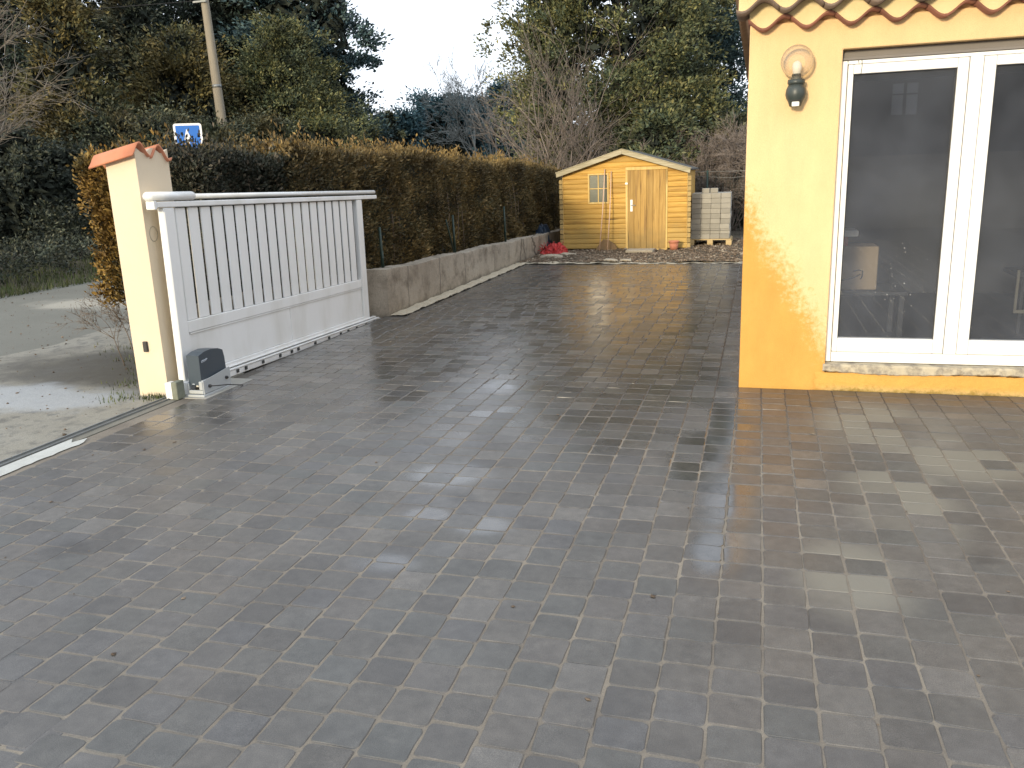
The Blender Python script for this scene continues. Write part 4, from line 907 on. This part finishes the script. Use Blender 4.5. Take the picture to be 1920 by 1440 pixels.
# rough crumbly plinth skirt at the foot of the wall
g = np.random.default_rng(3); nx_, nz_ = 160, 10; V = []
for jn in range(nz_):
    for i in range(nx_):
        x = .42+(3.4-.42)*i/(nx_-1); z = -.01+.135*jn/(nz_-1); e = math.sin(math.pi*min(1, jn/(nz_-1)))**.5
        V.append((x+g.normal()*.004, FY-.002-(.018*e*(.4+.6*abs(math.sin(x*3.7)+.6*math.sin(x*11)))*(1-jn/nz_)+.006*g.random()*e), z+g.normal()*.002))
Fc = [[jn*nx_+i, jn*nx_+i+1, (jn+1)*nx_+i+1, (jn+1)*nx_+i] for jn in range(nz_-1) for i in range(nx_-1)]
link('plinth', py_mesh('plinth', V, Fc, True), M_FACADE, hs)
# glazed door
gd = empty('glazed_door', (0, FY+.07, 0)); gd.parent = hs
def db(name, x0,x1,z0,z1,y0,y1,m=M_WHITE,bev=.004,seg=2): return box(name, x0,x1,y0,y1,z0,z1,m,gd,bev,seg)
db('outer_frame', ox0+.002,.520,.192,2.168,-.015,.055); db('outer_frame', ox1-.04,ox1-.002,.192,2.168,-.015,.055)
db('outer_frame', .522,ox1-.042,.192,.262,-.020,.055); db('outer_frame', .522,ox1-.042,2.146,2.168,-.015,.055)
db('shutter_slot', ox0+.002,ox1-.002,2.170,2.234,.008,.06,M_SEAL,.002,1); db('shutter_lath', ox0+.002,ox1-.002,2.172,2.190,-.012,.006,M_SEAL,.002,1)
def sash(x0, x1, p0, p1, gm):
    zb, zt_ = .266, 2.142; pb, ptp = .362, 2.085
    db('sash_stile', x0,p0,zb,zt_,-.032,.03); db('sash_stile', p1,x1,zb,zt_,-.032,.03)
    db('sash_rail', p0+.001,p1-.001,zb,pb,-.032,.03); db('sash_rail', p0+.001,p1-.001,ptp,zt_,-.032,.03)
    db('glass_seal', p0+.001,p0+.005,pb+.001,ptp-.001,-.018,-.006,M_RUBBER,0,1); db('glass_seal', p1-.005,p1-.001,pb+.001,ptp-.001,-.018,-.006,M_RUBBER,0,1)
    pn = py_mesh('pane', [(p0,0,pb),(p1,0,pb),(p1,0,ptp),(p0,0,ptp)], [[0,1,2,3]]); link('pane', pn, gm, gd)
sash(.524, 1.222, .556, 1.160, M_GLASS); sash(1.306, 2.001, 1.374, 1.936, M_GLASS_B)
db('centre_post', 1.226,1.302,.264,2.144,-.038,.03)
db('hinge', .522,.540,.275,.300,-.040,-.033,M_WHITE,.001,1)
tag(link('wire_bit', tube_mesh('wire_bit', [[(.58,FY+.03,2.168,.0022),(.583,FY+.03,2.15,.0022)],[(.60,FY+.034,2.17,.0022),(.604,FY+.033,2.13,.002),(.60,FY+.034,2.085,.002)]], 4), M_INK), 'short dark wire dangling at the top left corner of the glazed door', 'wire')
# eaves: two courses of wavy tiles set in mortar
P_ = .262
def eave_course(zc, ph_, proj_, depth, m, x_from, x_to, amp=.038, th=.016):
    k = 0; x = x_from
    while x < x_to:
        V, Fc = [], []; n = 14
        for lay in (0,1):
            for y in (FY-proj_, FY+depth):
                for i in range(n+1):
                    u = x+P_*i/n*.985; tt = (u-ph_)/P_*2*math.pi
                    V.append((u, y, zc - amp*math.cos(tt) + (0 if lay else th)))
        N = n+1
        for i in range(n):
            Fc += [[i, i+1, N+i+1, N+i], [2*N+i, 3*N+i, 3*N+i+1, 2*N+i+1], [i, 2*N+i, 2*N+i+1, i+1], [N+i, N+i+1, 3*N+i+1, 3*N+i]]
        Fc += [[0, N, 3*N, 2*N], [n, 2*N+n, 3*N+n, N+n]]
        bm = bmesh.new(); vs = [bm.verts.new(v) for v in V]; [bm.faces.new([vs[i] for i in f]) for f in Fc]; bmesh.ops.recalc_face_normals(bm, faces=bm.faces)
        bm_obj('eave_tile', bm, m, hs, True); x += P_
def mortar(zc0, ph0, zc1, ph1, y0, y1, x_from, x_to, amp=.038):
    """mortar filling between the lower wave and the one above"""
    n = 240; V, Fc = [], []
    for y in (y0, y1):
        for i in range(n+1):
            u = x_from+(x_to-x_from)*i/n
            V.append((u, y, zc0-amp*math.cos((u-ph0)/P_*2*math.pi)+.017)); V.append((u, y, zc1-amp*math.cos((u-ph1)/P_*2*math.pi)-.001))
    for i in range(n):
        a = i*2; b = (n+1)*2+i*2; Fc += [[a, a+2, a+3, a+1], [b, b+1, b+3, b+2], [a, b, b+2, a+2], [a+1, a+3, b+3, b+1]]
    Fc += [[0,1,(n+1)*2+1,(n+1)*2],[n*2,(n+1)*2+n*2,(n+1)*2+n*2+1,n*2+1]]
    link('eave_mortar', py_mesh('eave_mortar', V, Fc), M_MORTAR, hs)
LOW = -.008
eave_course(2.407, LOW, .085, .2, M_TERRA_DK, HX0-.012, HX1)
mortar(2.407, LOW, 2.500, LOW+P_/2, FY-.070, FY+.2, HX0-.004, HX1)
eave_course(2.500, LOW+P_/2, .20, .1, M_TERRA_OLD, HX0-.085, HX1+.1)
mortar(2.500, LOW+P_/2, 2.592, LOW, FY-.185, FY+.1, HX0-.07, HX1+.1)
eave_course(2.592, LOW, .31, 6.1, M_TERRA_OLD, HX0-.10, HX1+.2)
hb('wall', HX0+.0, HX1, FY+.02, HY1, HZ+.002, 2.55, M_FACADE, bev=0)
# wall lamp
lm = empty('wall_lamp', (.205, FY-.085, 2.035)); tag(lm, 'outdoor wall lamp with clear globe above a dark motion sensor body', 'wall lamp')
lathe('globe', [(.034,-.075+.075)] + [(.100*math.sin(t), .168-.100*math.cos(t)+.0) for t in np.linspace(.36, math.pi-.001, 22)], M_GLOBE, lm, (0,0,-.030), 28)
lathe('bulb', [(.012,.045),(.022,.065),(.030,.10),(.026,.125),(.012,.140),(0,.143)], M_BULB, lm, (0,0,0), 14); lathe('bulb_socket', [(.030,.028),(.028,.062),(.0,.064)], M_LAMP, lm, (0,0,0), 14)
lathe('collar', [(.0,.03),(.052,.028),(.054,.006),(.048,-.002),(0,-.002)], M_LAMP, lm, (0,0,0), 18)
lathe('body', [(0,-.001),(.047,-.002),(.060,-.030),(.064,-.060),(.058,-.085),(.046,-.105),(.036,-.135),(0,-.140)], M_LAMP, lm, (0,0,0), 18)
box('wall_arm', -.03,.03,.03,.084,-.09,-.02, M_LAMP, lm, .006); box('sensor_lens', -.023,.023,-.048,-.030,-.138,-.108, M_LENS, lm, .005, 2); box('sensor_hood', -.03,.03,-.052,-.028,-.106,-.098, M_INK, lm, .003)
# things inside the room
tbk = empty('side_table', (.85, 7.35, .12)); tag(tbk, 'low dark table standing inside behind the left glass pane', 'table')
box('table_top', -.42,.30,-.28,.28,.385,.415, M_ROOM, tbk, .004)
for x in (-.38,.26):
    for y in (-.25,.25): box('leg', x-.02,x+.02,y-.02,y+.02,0,.384, M_ROOM, tbk, .003)
cb = empty('cardboard_box', (.72, 7.32, .536)); tag(cb, 'brown cardboard box with a curved arrow mark seen through the left pane', 'box')
box('carton', -.24,.21,-.14,.16,0,.345, M_CARD, cb, .006)
link('arrow_mark', tube_mesh('arrow_mark', [[(.0+a, -.142, b, .006) for a, b in ((-.20,.085),(-.12,.072),(-.04,.078),(.04,.10),(.085,.125))],[(.03,-.142,.150,.006),(.07,-.142,.160,.007),(.10,-.142,.150,.007),(.098,-.142,.105,.006),(.085,-.142,.085,.004)]], 4), M_INK, cb)
tag(box('red_packet', .56,.70,7.20,7.36,.884,.955, M_RED, None, .004), 'small red packet on top of the cardboard box behind the glass', 'packet')
wb = box('white_tray', .52,.77,7.16,7.40,.960,1.01, M_SIGNW, None, .01, 2); tag(wb, 'white tray lying on the red packet behind the glass', 'tray')
ch = empty('white_chair_frame', (2.08, 7.6, .12)); tag(ch, 'white angular chair leg and seat rail inside behind the right pane', 'chair')
box('leg', -.012,.012,-.012,.012,.0,.46, M_ROOM, ch, .002); box('leg', -.05,-.03,-.02,.0,.20,.52, M_BLOCK, ch, .002); box('foot_rail', -.05,.40,-.021,.001,.17,.198, M_BLOCK, ch, .002); box('seat', -.05,.40,.0,.4,.462,.50, M_ROOM, ch, .004); box('leg', .37,.39,.37,.39,0,.46, M_ROOM, ch, .002)

# ------------------------------------------------------------------ what the glass mirrors, behind the camera
bw_ = tag(box('boundary_wall', 1.75,14,-9.1,-8.9,-.05,1.62, M_FARWALL, None, .01), 'beige boundary wall behind the camera mirrored in the door glass', 'wall')
nh = empty('neighbour_house', (5, -12, 0)); tag(nh, 'dark stone neighbouring house behind the camera mirrored in the door glass', 'house')
box('wall', -3.2,8,-5,.0,-.05,6.2, M_FARHOUSE, nh, 0); prism('roof', [(-5.4,6.21),(.4,6.21),(-2.5,7.6)], 'x', -3.5, 8.3, M_TERRA_OLD, nh)
wn = empty('window', (-1.53, .01, 3.01)); wn.parent = nh
M_FPANE = simple('sky_reflection_pane', (.82,.85,.9), (.88,.9,.94), 3, .3)  # sky reflection painted as an even pale pane colour
for a in ((-.34,.34,.38,.42),(-.34,.34,-.42,-.38),(-.34,-.30,-.379,.379),(.30,.34,-.379,.379),(-.035,.035,-.379,.379)): box('frame', a[0],a[1],0,.04,a[2],a[3], M_INK, wn, .002)
for a, b in ((-.299,-.036),(.036,.299)):
    box('frame', a,b,.002,.035,.10,.135, M_INK, wn, .002); box('pane', a,b,.001,.012,-.378,.098, M_FPANE, wn, 0); box('pane', a,b,.001,.012,.137,.378, M_FPANE, wn, 0)

# ------------------------------------------------------------------ sign and pole
sp = at_depth(354, 262, 15.0)
sg = empty('road_sign', (sp[0], 15.0, 0)); sg.rotation_euler.z = R(28); tag(sg, 'square blue road sign with white arrow rising above the hedge', 'road sign')
zc = at_depth(354, 231, 15.0)[2]-.272; hw_ = .272
def rrect(w, h, r_, cx=0, cz=0, n=5):
    return [(cx+sx*(w-r_)+r_*math.cos(t), cz+sz*(h-r_)+r_*math.sin(t)) for sx, sz, t0 in ((1,1,0),(-1,1,90),(-1,-1,180),(1,-1,270)) for t in [R(t0+90*i/n) for i in range(n+1)]]
prism('sign_plate', rrect(hw_, hw_, .05, 0, zc), 'y', 0, .02, M_SIGNW, sg); prism('blue_field', rrect(hw_-.042, hw_-.042, .02, 0, zc), 'y', -.004, -.0005, M_BLUE, sg)
prism('white_arrow', [(-.035,zc-.2),(-.035,zc-.04),(-.085,zc-.04),(-.02,zc+.165),(.055,zc-.04),(.015,zc-.04),(.015,zc-.2)], 'y', -.008, -.0045, M_SIGNW, sg)
link('pole', tube_mesh('pole', [[(0,.035,-.03,.03),(0,.035,zc+.1,.03)]], 10), M_STEEL, sg)
up_ = empty('utility_pole', (0,0,0)); tag(up_, 'weathered leaning utility pole rising behind the hedge among the trees', 'utility pole')
a, b = at_depth(421, 262, 20.5), at_depth(384, 2, 20.5)
dxz = (b[0]-a[0])/(b[2]-a[2])
f_ = lambda z: (a[0]+(z-a[2])*dxz, 20.5, z)
link('shaft', tube_mesh('shaft', [[(*f_(-.05),.15),(*f_(3),.13),(*f_(6.2),.105),(*f_(8.2),.095)]], 12), M_POLE, up_)
c_ = at_depth(408, 161, 20.5); link('collar', tube_mesh('collar', [[(*f_(c_[2]-.05),.125),(*f_(c_[2]+.03),.125)]], 12), M_STEEL, up_)
c_ = at_depth(384, 3, 20.4); box('bracket', b[0]-.28,b[0]+.12,20.36,20.40,b[2]-.05,b[2]+.0, M_STEEL, up_, .005)
link('wire', tube_mesh('wire', [[(b[0]-.2,20.38,b[2],.008),(b[0]-6,19,b[2]-.15,.008),(b[0]-18,16,b[2]+.6,.008)]], 4), M_INK, up_)

# ------------------------------------------------------------------ trees
def T(px, Y): return at_depth(px, 330, Y)[0]
G_L = 'evergreens beyond the road'
def tr_(name, px, Y, Hh, wpx, z0, prof, leaf, label, seed, group=None, cat='tree', **k):
    x = T(px, Y); rad = wpx*.5*Y/F_PX/ (math.cos(math.atan2(abs(x), Y))**1.0) * 1.0
    return tree(name, x, Y, Hh, rad, z0, prof, leaf, label, cat, group, seed, **k)
# left mass beyond the road, from left to right
tr_('evergreen_tree', -30, 19.5, 12, 260, .8, 'column', L_DARK, 'dark evergreen at the far left edge beyond the road', 41, G_L, ncl=780, per=84, core=.74, ll=.125, lw=.055, crad=.5)
tr_('evergreen_tree', 60, 25, 13, 230, 1.0, 'column', L_DARK, 'tall dark evergreen behind the golden brown tree at left', 42, G_L, ncl=780, per=84, core=.74, ll=.125, lw=.055, crad=.5)
tr_('golden_brown_tree', 150, 18.5, 6.4, 150, .8, 'column', L_BROWN, 'golden brown leafy tree with pointed crown at left', 43, None, ncl=330, per=60, crad=.36)
tr_('evergreen_tree', 235, 26.5, 13, 200, 1.0, 'column', L_DARK, 'tall dark evergreen between the golden brown tree and the pole', 44, G_L, ncl=780, per=84, core=.74, ll=.125, lw=.055, crad=.5)
tr_('golden_brown_tree', 365, 22.5, 5.9, 180, 1.0, 'column', L_BROWN, 'golden brown leafy tree right behind the utility pole', 45, None, ncl=360, per=60, crad=.4)
tr_('golden_brown_tree', 290, 24.0, 7.6, 150, 1.5, 'column', L_SHRUB, 'olive brown tree rising left of the utility pole', 61, None, ncl=260, per=60, crad=.4)
tr_('evergreen_tree', 400, 29, 14, 220, 1.0, 'column', L_DARK, 'tall dark evergreen behind the utility pole', 46, G_L, ncl=780, per=84, core=.74, ll=.125, lw=.055, crad=.5)
tr_('olive_cypress', 545, 25.5, 6.4, 235, .8, 'column', L_OLIVE, 'olive green cypress with lit upper clumps right of the pole', 47, None, ncl=1100, per=60, crad=.29, lobes=.25, ll=.11, lw=.05, bough=.78, bper=11, core=.72)
tr_('evergreen_tree', 490, 29.5, 14, 180, 1.0, 'column', L_DARK, 'dark evergreen showing above and left of the olive cypress', 48, G_L, ncl=560, per=60, core=.7, ll=.17, lw=.08)
tr_('evergreen_tree', 600, 29, 14, 178, .8, 'column', L_DKBLUE, 'blue green evergreen bordering the open sky on the left', 49, G_L, ncl=900, per=60, core=.6, ll=.17, lw=.075, lobes=.25)
tr_('evergreen_tree', 675, 27, 3.7, 110, .4, 'bush', L_DKBLUE, 'low dark evergreen below the sky gap beside the olive cypress', 50, G_L, ncl=220, per=60, crad=.38)
# shrubs in front of them
for i, (px, Y, Hh, w, lf, lb) in enumerate([
  (20,15.0,2.9,220,L_UNDER,'dark undergrowth shrub at the left edge beyond the road'), (130,16.2,2.4,170,L_UNDER,'dark shrub beyond the road left of the cream pillar'),
  (215,18.0,3.3,180,L_SHRUB,'grey green shrub above the tile capped pillar'), (310,19.0,3.3,180,L_SHRUB,'grey green shrub behind the road sign'),
  (410,19.5,3.0,160,L_SHRUB,'green shrub behind the foot of the utility pole'), (500,21.5,3.2,170,L_SHRUB,'green shrub rising behind the dark hedge section'),
  (600,23,3.2,180,L_OLIVE,'olive shrub behind the golden start of the long hedge'), (690,25,2.6,120,L_SHRUB,'small green shrub behind the long hedge near the sky gap')]):
    tr_('shrub', px, Y, Hh, w, .0, 'bush', lf, lb, 70+i, 'shrubs beyond the road', 'shrub', ncl=300, per=60, crad=.32, ll=.10, lw=.045, tr_r=.06, core=.72)
tr_('young_tree', 738, 38, 4.6, 60, .5, 'column', L_PALE, 'pale yellow green young tree in the sky gap', 51, None, ncl=90, per=60, crad=.3)
for i, (px, w, Hh, pf) in enumerate([(705,90,4.4,'cone'),(765,90,5.0,'round'),(800,60,5.9,'cone'),(840,90,5.3,'round'),(872,70,5.6,'cone'),(905,90,5.8,'round'),(950,100,6.0,'cone'),(1000,110,6.4,'round')]):
    tr_('distant_tree', px, 44+1.5*(i%3), Hh, w, .3, pf, L_FAR, ['small far haze tinted tree next to the left evergreens','round far haze tinted tree in the sky gap','pointed far haze tinted tree tip left in the sky gap','broad far haze tinted tree in the middle of the gap','thin pointed far haze tinted tree right of the middle','round far haze tinted tree below the pale bare tree','far haze tinted tree beside the big conifer','far haze tinted tree hidden low behind the bare bush'][i], 90+i, 'far row of haze tinted trees', ncl=230, per=50, crad=.62, ll=.2, lw=.09, core=.75)
bare('bare_tree', T(925,40), 40, 'pale bare branching tree against the sky left of the big conifer', 'tree', M_TWIG_FAR, 5, 3, 9.0, .08, .28, 4, 3, twig=.012)
# the big conifers behind the shed
tr_('big_conifer', 1158, 24.5, 13, 318, .4, 'column', L_OLIVE, 'huge olive green conifer rising behind the shed', 52, None, ncl=2700, per=66, crad=.30, lobes=.15, core=.72, ll=.11, lw=.05, bough=.78, bper=11)
tr_('big_conifer', 1035, 26.5, 12, 105, .6, 'column', L_DKBLUE, 'narrow blue green conifer left of the huge olive one', 53, None, ncl=380, per=60, crad=.42)
tr_('big_conifer', 1285, 27.5, 10.5, 215, .4, 'column', L_DKBLUE, 'tall blue green conifer right behind the shed roof', 54, None, ncl=1400, per=64, crad=.42, core=.66, ll=.13, lw=.055)
tr_('conifer_shrub', 1230, 21.5, 3.0, 150, .2, 'bush', L_OLIVE, 'low olive conifer branches just above the shed roof', 55, None, 'shrub', ncl=260, per=60, crad=.32)
tr_('shrub', 1385, 23, 2.7, 120, .1, 'bush', L_SHRUB, 'green brown shrub behind the wire fence', 56, None, 'shrub', ncl=200, per=60, crad=.3)
bare('bare_bush', T(1050,20.0), 20.0, 'tall many stemmed bare bush behind the hedge left of the shed', 'bush', M_TWIG_BR, 11, 20, 5.6, .026, .24, 3, 2, twig=.005)
bare('bare_bush', T(1120,20.6), 20.6, 'lower bare bush directly behind the shed roof', 'bush', M_TWIG_BR, 12, 12, 2.5, .02, .55, 4, 2, twig=.006)
bare('bare_bush', T(1345,21.0), 21.0, 'brown bare bush behind the block stack right of the shed', 'bush', M_TWIG_BR, 13, 18, 3.0, .02, .5, 4, 3, twig=.006)
bare('bare_bush', T(1400,20.6), 20.6, 'brown bare bush against the corner of the yellow house', 'bush', M_TWIG_BR, 16, 12, 2.8, .02, .4, 4, 3, twig=.006)
bare('bare_tree', T(-150,12.0), 12.0, 'bare tree leaning in from the left edge with thin branches', 'tree', M_TWIG_PALE, 22, 3, 7.0, .05, .22, 4, 3, twig=.006, lean=(.42,.12), spawn=.3)
bare('bare_tree', T(-190,13.4), 13.4, 'second bare tree at the far left with reddish thin branches', 'tree', M_TWIG_DK, 25, 3, 6.4, .05, .30, 4, 3, twig=.005, lean=(.35,.0), spawn=.3)
# trees out of view that stand on the same line beyond the road, and behind the neighbouring wall (mirrored in glass)
tr_('evergreen_tree', 760, 60, 7, 10, .8, 'cone', L_FAR, 'tiny far haze tinted tree in the sky gap', 57, 'far row of haze tinted trees', ncl=60, per=30, crad=.5, ll=.2, lw=.09) if False else None

# grass and weeds
def blades(name, pts, hmin, hmax, m, label, seed, w=.008):
    g = np.random.default_rng(seed); P0 = np.array(pts); n = len(P0); h = g.uniform(hmin,hmax,n); a = g.uniform(0,6.28,n); l = g.uniform(.1,.6,n)*h
    d = np.stack([np.cos(a), np.sin(a), 0*a],1); s = np.stack([-np.sin(a), np.cos(a), 0*a],1)*w*.5
    V = np.stack([P0-s, P0+s, P0+d*l[:,None]+np.stack([0*a,0*a,h],1)],1).reshape(-1,3); Fc = np.arange(n*3).reshape(-1,3)
    o = link(name, np_mesh(name, V, Fc), m); tag(o, label, 'grass', kind='stuff'); return o
g = np.random.default_rng(6)
n = 16000; X = -11.05 - g.random(n)**1.4*2.2; Y = g.uniform(7,24,n)
blades('verge_grass', np.stack([X,Y,-.03+np.clip(-11.25-X,0,3)*.12],1), .04, .16, L_GRASS, 'grass along the far edge of the road', 1, .014)
pts = []
for cx, cy, r_, k in ((-4.40,5.08,.07,60),(-4.33,5.10,.05,60),(-4.62,5.02,.10,70),(-4.85,5.45,.12,90),(-5.0,5.9,.14,120),(-5.4,6.4,.2,200),(-5.7,6.8,.3,200)):
    pts.append(np.stack([cx+g.normal(size=k)*r_, cy+g.normal(size=k)*r_*.7, np.full(k,-.012)],1))
blades('weeds', np.concatenate(pts),   .012, .05, L_GRASS, 'small weeds at the foot of the cream pillar and golden hedge', 2, .008)
Y = g.uniform(6,24,9000); X = -11.6-g.random(9000)*3.0
V, Fc = clump_leaves(g, np.stack([X[:1500],Y[:1500],.15+g.random(1500)*.5],1), .16, 22, .08, .03, np.tile(np.array([0.6,-.4,.3]),(1500,1)), .3)
tag(link('undergrowth', np_mesh('undergrowth', V, Fc), L_UNDER), 'tangled low undergrowth on the bank beyond the road', 'undergrowth', kind='stuff')
